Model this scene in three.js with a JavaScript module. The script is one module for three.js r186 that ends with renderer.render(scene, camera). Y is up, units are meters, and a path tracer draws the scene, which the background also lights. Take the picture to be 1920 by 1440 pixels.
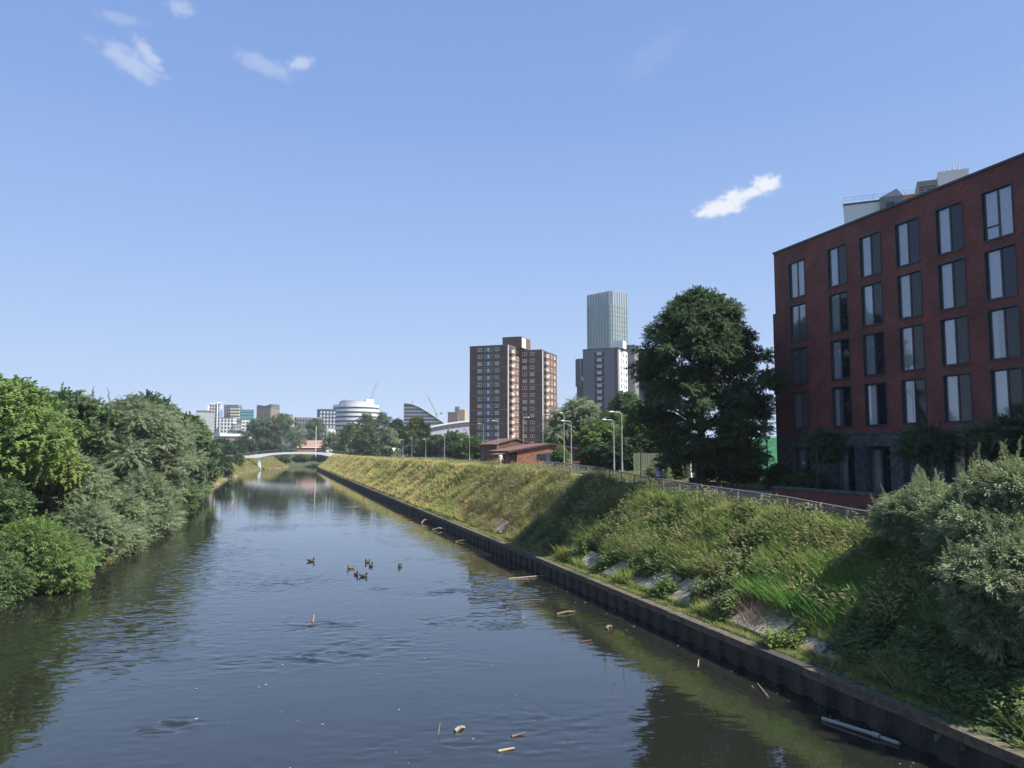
import * as THREE from 'three';
import { mergeGeometries } from 'three/addons/utils/BufferGeometryUtils.js';
import { ImprovedNoise } from 'three/addons/math/ImprovedNoise.js';
import { MarchingCubes } from 'three/addons/objects/MarchingCubes.js';

// ------------------------------------------------------------------ camera, sky, sun, exposure
const scene = new THREE.Scene();
const camera = new THREE.PerspectiveCamera(52.81, 4 / 3, 0.3, 6000);
camera.rotation.order = 'YXZ';
camera.position.set(0, 7.8, 0);
camera.rotation.set(THREE.MathUtils.degToRad(4.93), THREE.MathUtils.degToRad(-16.88), 0);
camera.updateMatrixWorld();
const renderer = new THREE.WebGLRenderer();
renderer.toneMapping = THREE.LinearToneMapping;
renderer.toneMappingExposure = 2.1;
renderer.shadowMap.enabled = true;
const SUN = new THREE.Vector3(0.97, 1.56, 0.66).normalize();
const sun = new THREE.DirectionalLight(new THREE.Color(1.0, 0.94, 0.84), 5.0);
sun.position.copy(SUN).multiplyScalar(300).add(new THREE.Vector3(20, 0, -80));
sun.target.position.set(20, 0, -80);
sun.castShadow = true;
Object.assign(sun.shadow.camera, { left: -160, right: 160, top: 160, bottom: -160, near: 1, far: 700 });
sun.shadow.mapSize.set(4096, 4096);
scene.add(sun, sun.target);

const perlin = new ImprovedNoise();
const N3 = (x, y, z) => perlin.noise(x, y, z);
const fbm = (x, y, z = 0, o = 4) => { let s = 0, a = 0.5; for (let i = 0; i < o; i++) { s += a * N3(x, y, z + i * 7.3); x *= 2.03; y *= 2.03; a *= 0.5; } return s; };
function rng(seed) { let a = seed >>> 0; return () => { a = (a + 0x6D2B79F5) | 0; let t = Math.imul(a ^ (a >>> 15), 1 | a); t = (t + Math.imul(t ^ (t >>> 7), 61 | t)) ^ t; return ((t ^ (t >>> 14)) >>> 0) / 4294967296; }; }
const clamp = (v, a = 0, b = 1) => Math.min(b, Math.max(a, v));
const sstep = (a, b, v) => { const t = clamp((v - a) / (b - a)); return t * t * (3 - 2 * t); };
const lerp = (a, b, t) => a + (b - a) * t;
const table = (xs, ys) => x => { if (x <= xs[0]) return ys[0]; for (let i = 1; i < xs.length; i++) if (x <= xs[i]) return lerp(ys[i - 1], ys[i], (x - xs[i - 1]) / (xs[i] - xs[i - 1])); return ys[ys.length - 1]; };

{ // sky: clear summer air, brighter towards the horizon and the sun, with a few small fair-weather clouds
  const W = 4096, H = 2048, data = new Float32Array(W * H * 4);
  const stops = [[0, 0.58, 0.73, 0.97], [6, 0.475, 0.655, 0.955], [14, 0.355, 0.54, 0.91], [24, 0.25, 0.415, 0.81], [38, 0.185, 0.335, 0.71], [90, 0.11, 0.24, 0.60]];
  // clouds: [azimuth from -z towards +x, elevation, half width, half height, tilt, strength, seed] in degrees
  const clouds = [
    [32.4, 17.2, 1.9, 0.8, 0.12, 1.3, 1], [33.3, 17.75, 1.1, 0.8, 0.05, 1.15, 9], [35.5, 18.45, 1.25, 0.85, 0.05, 1.2, 4], [34.5, 18.0, 1.2, 0.55, 0.25, 1.0, 12], [31.4, 16.95, 1.2, 0.5, 0.1, 1.1, 13],
    [-10.4, 24.9, 2.6, 1.0, -0.4, 0.36, 2], [-9.2, 25.5, 1.2, 0.8, -0.8, 0.42, 3], [1.0, 26.55, 1.1, 0.6, 0.2, 0.45, 5], [-1.6, 26.1, 2.4, 0.8, -0.2, 0.25, 6],
    [-7.3, 28.6, 1.1, 0.7, 0.0, 0.3, 7], [-11.0, 27.2, 1.7, 0.5, 0.0, 0.18, 8], [27.5, 27.5, 3.0, 1.4, 0.5, 0.06, 11],
    [150, 24, 7, 2.2, 0.1, 0.9, 21], [-95, 30, 6, 1.6, -0.2, 0.7, 22], [-150, 18, 6, 1.5, 0.1, 0.8, 23], [95, 14, 5, 1.3, 0.1, 0.9, 24]];
  const c = [0, 0, 0];
  for (let j = 0; j < H; j++) {
    const el = (j + 0.5) / H * Math.PI - Math.PI / 2, d = Math.max(0, el * 180 / Math.PI), ce = Math.cos(el), se = Math.sin(el);
    let k = 1; while (k < stops.length - 1 && stops[k][0] < d) k++;
    const t = clamp((d - stops[k - 1][0]) / (stops[k][0] - stops[k - 1][0]));
    const b = [1, 2, 3].map(n => lerp(stops[k - 1][n], stops[k][n], t));
    for (let i = 0; i < W; i++) {
      const az = ((i + 0.5) / W - 0.5) * 2 * Math.PI, x = ce * Math.cos(az), z = ce * Math.sin(az);
      const g = Math.max(0, x * SUN.x + se * SUN.y + z * SUN.z), glow = 0.02 + 0.42 * g * g * g;
      const K = 1.0 / 2.1; c[0] = b[0] * 0.93 + glow * 0.36; c[1] = b[1] * 0.93 + glow * 0.50; c[2] = b[2] * 0.95 + glow * 0.46;
      if (d > 5 && d < 45) {
        const A = Math.atan2(x, -z) * 180 / Math.PI;
        let a = 0;
        for (const [ca, ce2, hw, hh, ti, s, sd] of clouds) {
          const dx = (A - ca) * Math.cos(ce2 * Math.PI / 180), dy = d - ce2;
          if (Math.abs(dx) > hw * 2 || Math.abs(dy) > hh * 2.6 + hw) continue;
          const u = dx / hw, v = (dy - ti * dx) / hh, sc = 2.6 / hw;
          const n = fbm(dx * sc + sd * 13, dy * sc * 1.5, sd, 4);
          const e = 1 - Math.sqrt(u * u + v * v) + n * 0.72;
          a = Math.max(a, s * sstep(0.0, 0.75, e));
        }
        if (a > 0) { const w = Math.min(1, a); c[0] = lerp(c[0], 0.86, w); c[1] = lerp(c[1], 0.89, w); c[2] = lerp(c[2], 0.97, w); }
      }
      const o = (j * W + i) * 4; data[o] = c[0] * K; data[o + 1] = c[1] * K; data[o + 2] = c[2] * K; data[o + 3] = 1;
    }
  }
  const sky = new THREE.DataTexture(data, W, H, THREE.RGBAFormat, THREE.FloatType);
  sky.mapping = THREE.EquirectangularReflectionMapping; sky.magFilter = THREE.LinearFilter; sky.needsUpdate = true;
  scene.background = sky; scene.environment = sky;
}

// ------------------------------------------------------------------ helpers
const taken = new Map();
function numbered(n) { const k = taken.get(n) || 0; taken.set(n, k + 1); return k ? n + '_' + String(k).padStart(3, '0') : n; }
function shadows(o) { o.castShadow = o.receiveShadow = true; return o; }
function tag(o, label, category, group, kind) { if (label) o.userData.label = label; if (category) o.userData.category = category; if (group) o.userData.group = group; if (kind) o.userData.kind = kind; return o; }
function thing(name, label, category, pos = [0, 0, 0], turn = 0, group) { const g = new THREE.Group(); g.name = numbered(name); g.position.set(...pos); g.rotation.y = turn; scene.add(g); return tag(g, label, category, group); }
function part(parent, name, geo, m) { const o = shadows(new THREE.Mesh(geo, m)); o.name = name; parent.add(o); return o; }
function solo(name, geo, m, label, category, group, kind) { const o = shadows(new THREE.Mesh(geo, m)); o.name = numbered(name); scene.add(o); return tag(o, label, category, group, kind); }
function metric(g) { // uv in metres, by the way each face points
  if (g.index) g = g.toNonIndexed();
  const p = g.attributes.position, n = g.attributes.normal, uv = new Float32Array(p.count * 2);
  for (let i = 0; i < p.count; i++) {
    const ax = Math.abs(n.getX(i)), ay = Math.abs(n.getY(i)), az = Math.abs(n.getZ(i));
    const [u, v] = ay >= ax && ay >= az ? [p.getX(i), p.getZ(i)] : ax > az ? [p.getZ(i), p.getY(i)] : [p.getX(i), p.getY(i)];
    uv[2 * i] = u; uv[2 * i + 1] = v;
  }
  g.setAttribute('uv', new THREE.BufferAttribute(uv, 2)); return g;
}
const box = (w, h, d, x = 0, y = 0, z = 0) => metric(new THREE.BoxGeometry(w, h, d).translate(x, y, z));
const span = (x0, x1, y0, y1, z0, z1) => box(x1 - x0, y1 - y0, z1 - z0, (x0 + x1) / 2, (y0 + y1) / 2, (z0 + z1) / 2);
const merge = list => mergeGeometries(list.map(g => { const h = g.index ? g.toNonIndexed() : g; for (const k of Object.keys(h.attributes)) if (!['position', 'normal', 'uv'].includes(k)) h.deleteAttribute(k); return h; }));
const UPV = new THREE.Vector3(0, 1, 0);
function limb(a, b, r0, r1, seg = 7) {
  const A = new THREE.Vector3(...a), B = new THREE.Vector3(...b), d = B.clone().sub(A), L = d.length();
  const g = new THREE.CylinderGeometry(r1, r0, L, seg, 1).translate(0, L / 2, 0);
  g.applyQuaternion(new THREE.Quaternion().setFromUnitVectors(UPV, d.normalize())); return g.translate(A.x, A.y, A.z);
}
const lin = (r, g, b) => new THREE.Color().setRGB(r, g, b);
const std = (c, roughness = 0.8, o = {}) => new THREE.MeshStandardMaterial({ color: lin(...c), roughness, ...o });

// ------------------------------------------------------------------ textures and materials
function dataTex(S, f, srgb) {
  const d = new Uint8Array(S * S * 4);
  for (let j = 0; j < S; j++) for (let i = 0; i < S; i++) { const v = f(i, j); const o = (j * S + i) * 4; for (let k = 0; k < 3; k++) d[o + k] = clamp(Array.isArray(v) ? v[k] : v) * 255; d[o + 3] = 255; }
  const t = new THREE.DataTexture(d, S, S); t.wrapS = t.wrapT = THREE.RepeatWrapping; t.magFilter = THREE.LinearFilter; if (srgb) t.colorSpace = THREE.SRGBColorSpace; t.needsUpdate = true; return t;
}
const tileNoise = (i, j, S, f, sd) => { // seamless noise on a torus
  const a = i / S * 2 * Math.PI, b = j / S * 2 * Math.PI, R = f / (2 * Math.PI);
  return N3(Math.cos(a) * R + sd, Math.sin(a) * R + Math.cos(b) * R * 1.31 + sd * 2, Math.sin(b) * R + sd * 3);
};
const grainT = dataTex(512, (i, j) => 0.5 + 0.30 * tileNoise(i, j, 512, 9, 1) + 0.25 * tileNoise(i, j, 512, 31, 2) + 0.22 * tileNoise(i, j, 512, 95, 3));
const stainT = dataTex(512, (i, j) => { const v = 0.80 + 0.20 * tileNoise(i, j, 512, 6, 5) + 0.14 * tileNoise(i, j, 512, 22, 6) + 0.10 * tileNoise(i, j, 512, 80, 7); return [v, v, v * 0.985]; }, true);
const rep = (t, m) => { const c = t.clone(); c.repeat.set(1 / m, 1 / m); c.needsUpdate = true; return c; };
function brickTex(base, mortar, seed) {
  const S = 2048, r = rng(seed), rows = 104, cols = 36, tone = [];
  for (let k = 0; k < rows * (cols + 1); k++) { const v = 0.9 + 0.2 * r(), q = r(); tone.push([v * (0.96 + 0.1 * q), v, v * (1.05 - 0.1 * q)]); }
  const at = (i, j) => { const y = j / S * rows, row = Math.floor(y), fy = y - row, x = i / S * cols + (row % 2) * 0.5, col = Math.floor(x) % cols, fx = x - Math.floor(x); return [fy < 0.14 || fx < 0.05, tone[row * cols + col]]; };
  return [dataTex(S, (i, j) => { const [m, t] = at(i, j), n = 1 + 0.14 * tileNoise(i, j, S, 300, seed) + 0.22 * tileNoise(i, j, S, 5, seed + 1); return m ? mortar.map(c => c * n) : base.map((c, k) => c * t[k] * n); }, true), dataTex(S, (i, j) => at(i, j)[0] ? 0.2 : 0.8)];
}
const [redBrickT, redBrickB] = brickTex([0.44, 0.255, 0.23], [0.40, 0.275, 0.26], 11);
const M = {
  redBrick: new THREE.MeshStandardMaterial({ map: rep(redBrickT, 8), bumpMap: rep(redBrickB, 8), bumpScale: 0.003, roughness: 0.9 }),
  concrete: std([0.36, 0.34, 0.31], 0.9, { map: rep(stainT, 3.1), bumpMap: rep(grainT, 0.9), bumpScale: 0.006 }),
  coping: std([0.13, 0.108, 0.075], 0.92, { map: rep(stainT, 1.7), bumpMap: rep(grainT, 0.8), bumpScale: 0.012 }),
  greyStone: std([0.125, 0.13, 0.145], 0.85, { map: rep(stainT, 2.3) }),
  pile: std([0.045, 0.038, 0.032], 0.75, { map: rep(stainT, 0.9), bumpMap: rep(grainT, 0.7), bumpScale: 0.008, metalness: 0.1 }),
  darkFrame: std([0.03, 0.034, 0.042], 0.45),
  darkGlass: new THREE.MeshPhysicalMaterial({ color: lin(0.010, 0.014, 0.024), roughness: 0.04, ior: 1.5 }),
  farGlass: new THREE.MeshPhysicalMaterial({ color: lin(0.03, 0.04, 0.055), roughness: 0.12, ior: 1.7 }),
  pane: new THREE.MeshPhysicalMaterial({ color: lin(0.88, 0.92, 0.95), roughness: 0.02, transmission: 0.93, thickness: 0, ior: 1.95 }),
  curtain: std([0.34, 0.35, 0.37], 0.95), curtainDim: std([0.22, 0.23, 0.25], 0.95), curtainTan: std([0.36, 0.33, 0.27], 0.95), interior: std([0.03, 0.03, 0.032], 0.95),
  white: std([0.74, 0.74, 0.72], 0.6), offWhite: std([0.66, 0.65, 0.62], 0.7), silver: std([0.46, 0.48, 0.50], 0.45, { metalness: 0.3 }),
  galv: std([0.40, 0.41, 0.41], 0.5, { metalness: 0.3 }), railPost: std([0.20, 0.195, 0.2], 0.6), rail: std([0.17, 0.165, 0.17], 0.6, { metalness: 0.2 }),
  darkGrey: std([0.055, 0.06, 0.07], 0.7), midGrey: std([0.16, 0.165, 0.18], 0.8), paleGrey: std([0.34, 0.35, 0.36], 0.8),
  towerBrick: std([0.205, 0.105, 0.075], 0.9, { map: rep(stainT, 3.3), bumpMap: rep(grainT, 0.8), bumpScale: 0.01 }),
  orangeBrick: std([0.40, 0.18, 0.11], 0.9, { map: rep(stainT, 2.1) }), roofTile: std([0.20, 0.095, 0.08], 0.9, { map: rep(stainT, 1.3) }), roofPink: std([0.42, 0.27, 0.23], 0.9, { map: rep(stainT, 2.6) }),
  darkTimber: std([0.06, 0.032, 0.024], 0.8), asphalt: std([0.20, 0.195, 0.185], 0.95, { map: rep(stainT, 2.7), bumpMap: rep(grainT, 0.5), bumpScale: 0.004 }),
  bark: std([0.075, 0.058, 0.042], 0.95, { map: rep(stainT, 0.7), bumpMap: rep(grainT, 0.4), bumpScale: 0.02 }),
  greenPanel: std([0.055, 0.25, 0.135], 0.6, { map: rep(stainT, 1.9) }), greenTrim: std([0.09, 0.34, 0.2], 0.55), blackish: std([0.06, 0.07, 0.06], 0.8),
  stone: std([0.27, 0.22, 0.18], 0.95, { map: rep(stainT, 0.8), bumpMap: rep(grainT, 0.5), bumpScale: 0.02 }),
  steelBlack: std([0.02, 0.02, 0.022], 0.5), lampGlass: std([0.55, 0.56, 0.55], 0.3), pipe: std([0.24, 0.26, 0.24], 0.5), log: std([0.20, 0.145, 0.10], 0.9, { map: rep(stainT, 0.4) }), pale: std([0.38, 0.33, 0.25], 0.9, { map: rep(stainT, 0.3) }),
  teal: std([0.07, 0.25, 0.26], 0.35), cream: std([0.52, 0.48, 0.36], 0.75), gold: std([0.30, 0.25, 0.155], 0.55), slate: std([0.085, 0.095, 0.12], 0.7), crane: std([0.42, 0.40, 0.42], 0.6),
  foot: std([0.80, 0.83, 0.82], 0.5), dry: std([0.33, 0.25, 0.15], 0.95), orangeClad: std([0.36, 0.20, 0.09], 0.7)
};
const leafMat = (c, tr = 0.34) => new THREE.MeshPhysicalMaterial({ color: lin(...c), roughness: 0.95, transmission: tr, thickness: 0, side: THREE.DoubleSide, specularIntensity: 0.5 });
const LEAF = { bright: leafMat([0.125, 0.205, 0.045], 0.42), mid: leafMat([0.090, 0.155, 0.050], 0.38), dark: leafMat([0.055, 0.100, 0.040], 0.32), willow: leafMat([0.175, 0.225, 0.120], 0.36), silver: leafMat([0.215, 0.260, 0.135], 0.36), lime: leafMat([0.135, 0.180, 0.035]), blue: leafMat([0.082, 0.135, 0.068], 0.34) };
const GRASS = leafMat([0.84, 0.84, 0.84], 0.5);

// ------------------------------------------------------------------ the lie of the land
const crest = table([-400, -117, -64, -53, -46, -38, -31, -26, -10], [5.6, 5.75, 5.7, 5.4, 5.0, 4.7, 4.5, 4.2, 3.8]);
const leftEdge = table([-400, -383, -350, -317, -221, -163, -103, -76, -61, -52, -46, -30, 40], [8, 5.4, -2, -9.3, -13.2, -13.1, -11.6, -11.2, -11.5, -12, -13.4, -14, -14.5]);
const QX = 16.3;
function landRight(x, z) {
  const d = Math.min(x - QX - 0.2, z + 335);
  if (d < 0) return -9;
  const c = crest(z);
  if (d < 0.75) return 0.93;
  if (d < 5.7) { const t = (d - 0.75) / 4.95; return lerp(0.98, c, Math.pow(t, 1.22)) + 0.22 * fbm(x * 0.5, z * 0.35, 3) * Math.sin(t * Math.PI); }
  if (x > 27.45 && z > -62) return lerp(c, 5.32, sstep(-62, -48, z));
  return c;
}
function landLeft(x, z) {
  const w = 0.8 * fbm(z * 0.12, 4.4, 1) + 0.35 * fbm(z * 0.6, 1.2, 5);
  const d = Math.max(leftEdge(z) - x + w, -388 - z + 0.15 * w);
  if (d < 0) return Math.max(-1.15, -0.05 + d * 0.35);
  return Math.min(5.2, 0.02 + d * 0.62) + 0.2 * fbm(x * 0.3, z * 0.3, 9) * clamp(d / 3);
}
function height(x, z) {
  const shoal = -1.15 + 0.85 * sstep(7.5, 0, QX - x) * sstep(-60, -32, z) + 0.10 * fbm(x * 0.7, z * 0.7, 2);
  const far = 0.5 * sstep(900, 2500, Math.hypot(x, z));
  return Math.max(landRight(x, z), landLeft(x, z), shoal) - far;
}
{
  const xs = [], zs = [];
  for (const v of [2600, 1600, 1000, 620, 400, 260, 170, 115, 80, 60, 48]) xs.push(-v);
  for (let x = -40; x < 16; x += 0.8) xs.push(x);
  xs.push(16.2, 16.49, 16.51);
  for (let x = 16.9; x < 27.3; x += 0.45) xs.push(x);
  xs.push(27.44, 27.46); for (let x = 28; x < 44; x += 1) xs.push(x);
  for (const v of [46, 52, 60, 72, 90, 120, 170, 250, 380, 600, 1000, 1600, 2600]) xs.push(v);
  for (const v of [600, 300, 150, 80, 40]) zs.push(v);
  for (let z = 20; z > -90; z -= 0.8) zs.push(z);
  for (let z = -90; z > -334; z -= 2.5) zs.push(z);
  for (let z = -334.9; z > -400; z -= 1.5) zs.push(z);
  for (const v of [410, 430, 470, 540, 650, 800, 1000, 1400, 2000, 2800]) zs.push(-v);
  const nx = xs.length, nz = zs.length, pos = [], uv = [], col = [], idx = [];
  for (const z of zs) for (const x of xs) {
    const h = height(x, z); pos.push(x, h, z); uv.push(x, z);
    const n = fbm(x * 0.4, z * 0.4, 6), n2 = fbm(x * 0.06, z * 0.06, 8);
    let c;
    if (h < -0.02) { const s = clamp(0.5 + 1.4 * fbm(x * 0.9, z * 0.9, 12)); c = [lerp(0.032, 0.080, s), lerp(0.028, 0.062, s), lerp(0.015, 0.032, s)]; }
    else { const s = clamp(0.5 + 1.5 * n), q = clamp(0.5 + 1.6 * n2); c = [lerp(0.06, 0.16, s * q), lerp(0.085, 0.135, s * q), lerp(0.03, 0.06, s)]; if (h < 0.35) c = [0.13, 0.10, 0.07]; }
    col.push(...c);
  }
  for (let j = 0; j < nz - 1; j++) for (let i = 0; i < nx - 1; i++) { const a = j * nx + i; idx.push(a, a + 1, a + nx, a + 1, a + nx + 1, a + nx); }
  const g = new THREE.BufferGeometry(); g.setAttribute('position', new THREE.Float32BufferAttribute(pos, 3)); g.setAttribute('uv', new THREE.Float32BufferAttribute(uv, 2)); g.setAttribute('color', new THREE.Float32BufferAttribute(col, 3)); g.setIndex(idx); g.computeVertexNormals();
  solo('ground', g, new THREE.MeshStandardMaterial({ vertexColors: true, roughness: 0.97, map: rep(stainT, 2.3), bumpMap: rep(grainT, 1.3), bumpScale: 0.05 }), 'grassy river banks and flat ground reaching to the horizon', 'ground', null, 'structure');
}
{ // river: a rippled sheet, calm in places, broken by shallows and eddies in others
  const patches = [[1.5, -31, 3.2, 1.2, 1.0], [2.2, -36.5, 1.8, 1.3, 0.9], [7.4, -35.5, 1.2, 1.1, 0.9], [8.6, -43, 1.8, 1.0, 0.9], [11, -42.5, 1.4, 0.8, 0.8], [-2.6, -24.5, 1.0, 0.7, 0.9], [5.6, -44.8, 1.3, 0.7, 0.8], [13.2, -44, 1.6, 3.5, 0.7], [3.8, -33, 2.4, 1.6, 0.5], [0.5, -48, 4, 3, 0.4], [-7, -36, 5, 6, 0.55], [-6, -60, 5, 20, 0.45], [6, -21, 5, 2.2, 0.35], [10, -34, 1.1, 0.8, 1.0]];
  const amp = (x, z) => {
    let a = 0.05 + 0.24 * sstep(0.0, 0.35, fbm(x * 0.12, z * 0.09, 2)) + 0.35 * sstep(0.1, 0.4, fbm(x * 0.3, z * 0.4, 22)) * sstep(-24, -34, z) * sstep(-75, -60, z) + 0.5 * sstep(0.08, 0.42, fbm(x * 0.045, z * 0.05, 12)) * sstep(-50, -80, z) * sstep(-330, -260, z);
    for (const [px, pz, rx, rz, s] of patches) { const u = (x - px) / rx, v = (z - pz) / rz, q = u * u + v * v; if (q < 4) a += 2.5 * s * Math.exp(-q * 1.3) * clamp(0.55 + 1.8 * N3(x * 1.1, z * 1.3, 7)); }
    return a;
  };
  const wave = (x, z) => amp(x, z) * (1 - 0.75 * sstep(-80, -200, z)) * (0.030 * N3(x * 1.7 + 3, z * 2.5, 0.3) + 0.022 * N3(x * 3.3, z * 5.1, 4.3) + 0.012 * N3(x * 7.1, z * 9.3, 2.1)) + 0.004 * N3(x * 0.5, z * 0.8, 1);
  const xs = [], zs = []; for (let x = -34; x < -16; x += 1.5) xs.push(x); for (let x = -16; x < QX; x += 0.14) xs.push(x); xs.push(QX + 0.1);
  for (let z = 40; z > -10; z -= 1.5) zs.push(z);
  { let z = -10; while (z > -336) { zs.push(z); z -= Math.max(0.085, 0.085 * Math.pow(-z / 60, 1.8)); } zs.push(-336); }
  const nx = xs.length, pos = [], uv = [], idx = [];
  for (const z of zs) for (const x of xs) { pos.push(x, wave(x, z), z); uv.push(x, z); }
  for (let j = 0; j < zs.length - 1; j++) for (let i = 0; i < nx - 1; i++) { const a = j * nx + i; idx.push(a, a + 1, a + nx, a + 1, a + nx + 1, a + nx); }
  const o = pos.length / 3; for (const [x, z] of [[-34, -336], [300, -336], [-34, -396], [300, -396]]) { pos.push(x, 0, z); uv.push(x, z); }
  idx.push(o, o + 1, o + 2, o + 1, o + 3, o + 2);
  const g = new THREE.BufferGeometry(); g.setAttribute('position', new THREE.Float32BufferAttribute(pos, 3)); g.setAttribute('uv', new THREE.Float32BufferAttribute(uv, 2)); g.setIndex(idx); g.computeVertexNormals();
  const rip = dataTex(1024, (i, j) => 0.5 + 0.30 * tileNoise(i, j, 1024, 10, 31) + 0.25 * tileNoise(i, j, 1024, 27, 32) + 0.16 * tileNoise(i, j, 1024, 60, 33));
  rip.repeat.set(1 / 9, 1 / 6);
  solo('river', g, new THREE.MeshPhysicalMaterial({ color: lin(0.022, 0.025, 0.020), roughness: 0.015, transmission: 0.46, thickness: 0, ior: 1.75, bumpMap: rip, bumpScale: 0.002 }), 'calm brown river mirroring the blue sky and trees', 'river', null, 'structure');
}
{ // promenade on top of the right bank
  const pos = [], uv = [], idx = []; let n = 0;
  for (let z = 20; z > -334; z -= z > -90 ? 1 : 3) { for (const x of [22.85, 24.4, 26.0]) { pos.push(x, Math.max(height(x, z), crest(z)) + 0.03, z); uv.push(x, z); } if (n) for (const k of [0, 1]) { const a = (n - 1) * 3 + k, b = n * 3 + k; idx.push(a, a + 1, b, a + 1, b + 1, b); } n++; }
  const g = new THREE.BufferGeometry(); g.setAttribute('position', new THREE.Float32BufferAttribute(pos, 3)); g.setAttribute('uv', new THREE.Float32BufferAttribute(uv, 2)); g.setIndex(idx); g.computeVertexNormals();
  solo('path', g, std([0.30, 0.285, 0.26], 0.95, { map: rep(stainT, 2.2), bumpMap: rep(grainT, 0.5), bumpScale: 0.004 }), 'pale paved riverside path along the top of the right bank', 'path', null, 'structure');
}

// ------------------------------------------------------------------ quay wall of steel piles under a concrete coping
{
  const q = thing('quay_wall', 'dark steel pile river wall with weathered concrete coping along the right bank', 'river wall', [QX, 0, 0]);
  const sh = new THREE.Shape([[0, 0], [0.30, 0], [0.42, -0.15], [0.84, -0.15], [0.96, 0], [1.2, 0], [1.2, 0.06], [0.92, 0.06], [0.80, -0.09], [0.46, -0.09], [0.34, 0.06], [0, 0.06]].map(p => new THREE.Vector2(...p)));
  // profile runs along z; the trough opens to the land side
  const mk = h => { const g = new THREE.ExtrudeGeometry(sh, { depth: h, bevelEnabled: false }); g.rotateX(-Math.PI / 2); g.rotateY(Math.PI / 2); return metric(g.translate(0, -0.9, 0)); };
  const pileG = [mk(1.62), mk(1.6), mk(1.64)], r = rng(5);
  const tones = [M.pile, std([0.065, 0.056, 0.046], 0.8, { map: rep(stainT, 0.8), bumpMap: rep(grainT, 0.6), bumpScale: 0.01 }), std([0.036, 0.032, 0.03], 0.7, { map: rep(stainT, 1.1) })];
  for (let k = 0; k < 110; k++) { const p = part(q, 'steel_pile', pileG[k % 3], tones[Math.floor(r() * 3)]); p.position.set(0.02, 0, -4 - k * 1.2); }
  const rest = []; for (let z = -136; z > -334; z -= 1.2) rest.push(pileG[0].clone().translate(0.02, 0, z));
  tag(part(q, 'steel_piling', merge(rest), M.pile), null, null, null, 'stuff');
  const capG = [0, 1, 2].map(k => { const g = new THREE.BoxGeometry(0.42, 0.25, 2.98, 2, 1, 8), p = g.attributes.position; for (let i = 0; i < p.count; i++) { const a = p.getX(i), b = p.getY(i), c = p.getZ(i); p.setX(i, a + 0.02 * N3(c * 2, k * 5, a) + (b > 0 && a < -0.2 ? 0.02 : 0)); p.setY(i, b + 0.018 * N3(c * 1.7 + 9, k * 7, a * 2)); } g.computeVertexNormals(); return metric(g.translate(0.10, 0.82, 0)); });
  for (let k = 0; k < 46; k++) part(q, 'coping_block', capG[k % 3], k % 6 == 1 ? tones[1] : M.coping).position.set(0, (r() - 0.5) * 0.02, -2 - k * 3);
  const far = []; for (let z = -140; z > -333; z -= 3) far.push(capG[1].clone().translate(0, 0, z));
  tag(part(q, 'coping', merge(far), M.coping), null, null, null, 'stuff');
}
// concrete revetment showing through the weeds at the foot of the bank
{
  const r = rng(77);
  const where = [['nearest the brambles, half overgrown', 18.0, -22.6, 3.4, 1.5], ['the widest bare one beside brown stalks', 18.1, -26.6, 4.2, 1.9], ['between two yellow green weed clumps', 18.0, -31.0, 4.0, 1.6], ['narrow, behind the tallest weed clump', 17.95, -35.2, 3.8, 1.4], ['dusty and cracked, left of the weed row', 17.9, -39.4, 3.9, 1.3], ['at the edge of the shadow wedge', 17.85, -43.6, 3.8, 1.2], ['half buried in straw, far along the bank', 18.0, -63, 4.2, 1.3]];
  for (const [how, x, z, L, w] of where) {
    const g = new THREE.BoxGeometry(w, 0.12, L, 12, 1, 24), p = g.attributes.position, s = r() * 50;
    for (let i = 0; i < p.count; i++) { const a = p.getX(i), c = p.getZ(i), e = 0.16 * fbm(c * 1.1 + s, a * 0.7, 5); p.setY(i, p.getY(i) + 0.05 * fbm(a * 1.6 + s, c * 1.6, 2)); p.setX(i, a * (1 + e) + 0.25 * fbm(c * 0.8, s, 3) * (a > 0 ? 1 : 0.2)); p.setZ(i, c * (1 - 0.04 * N3(a * 3, s, 1))); }
    g.computeVertexNormals();
    const o = solo('concrete_slab', metric(g), std([0.52, 0.44, 0.36], 0.95, { map: rep(stainT, 0.9), bumpMap: rep(grainT, 0.5), bumpScale: 0.02 }), 'pale sloping concrete slab on the lower bank, ' + how, 'slab', 'bare slabs of the bank lining');
    const h0 = height(x - w / 2, z), h1 = height(x + w / 2, z); o.position.set(x, Math.max((h0 + h1) / 2, height(x, z)) + 0.07, z); o.rotation.z = Math.atan2(h1 - h0, w);
  }
}

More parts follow.
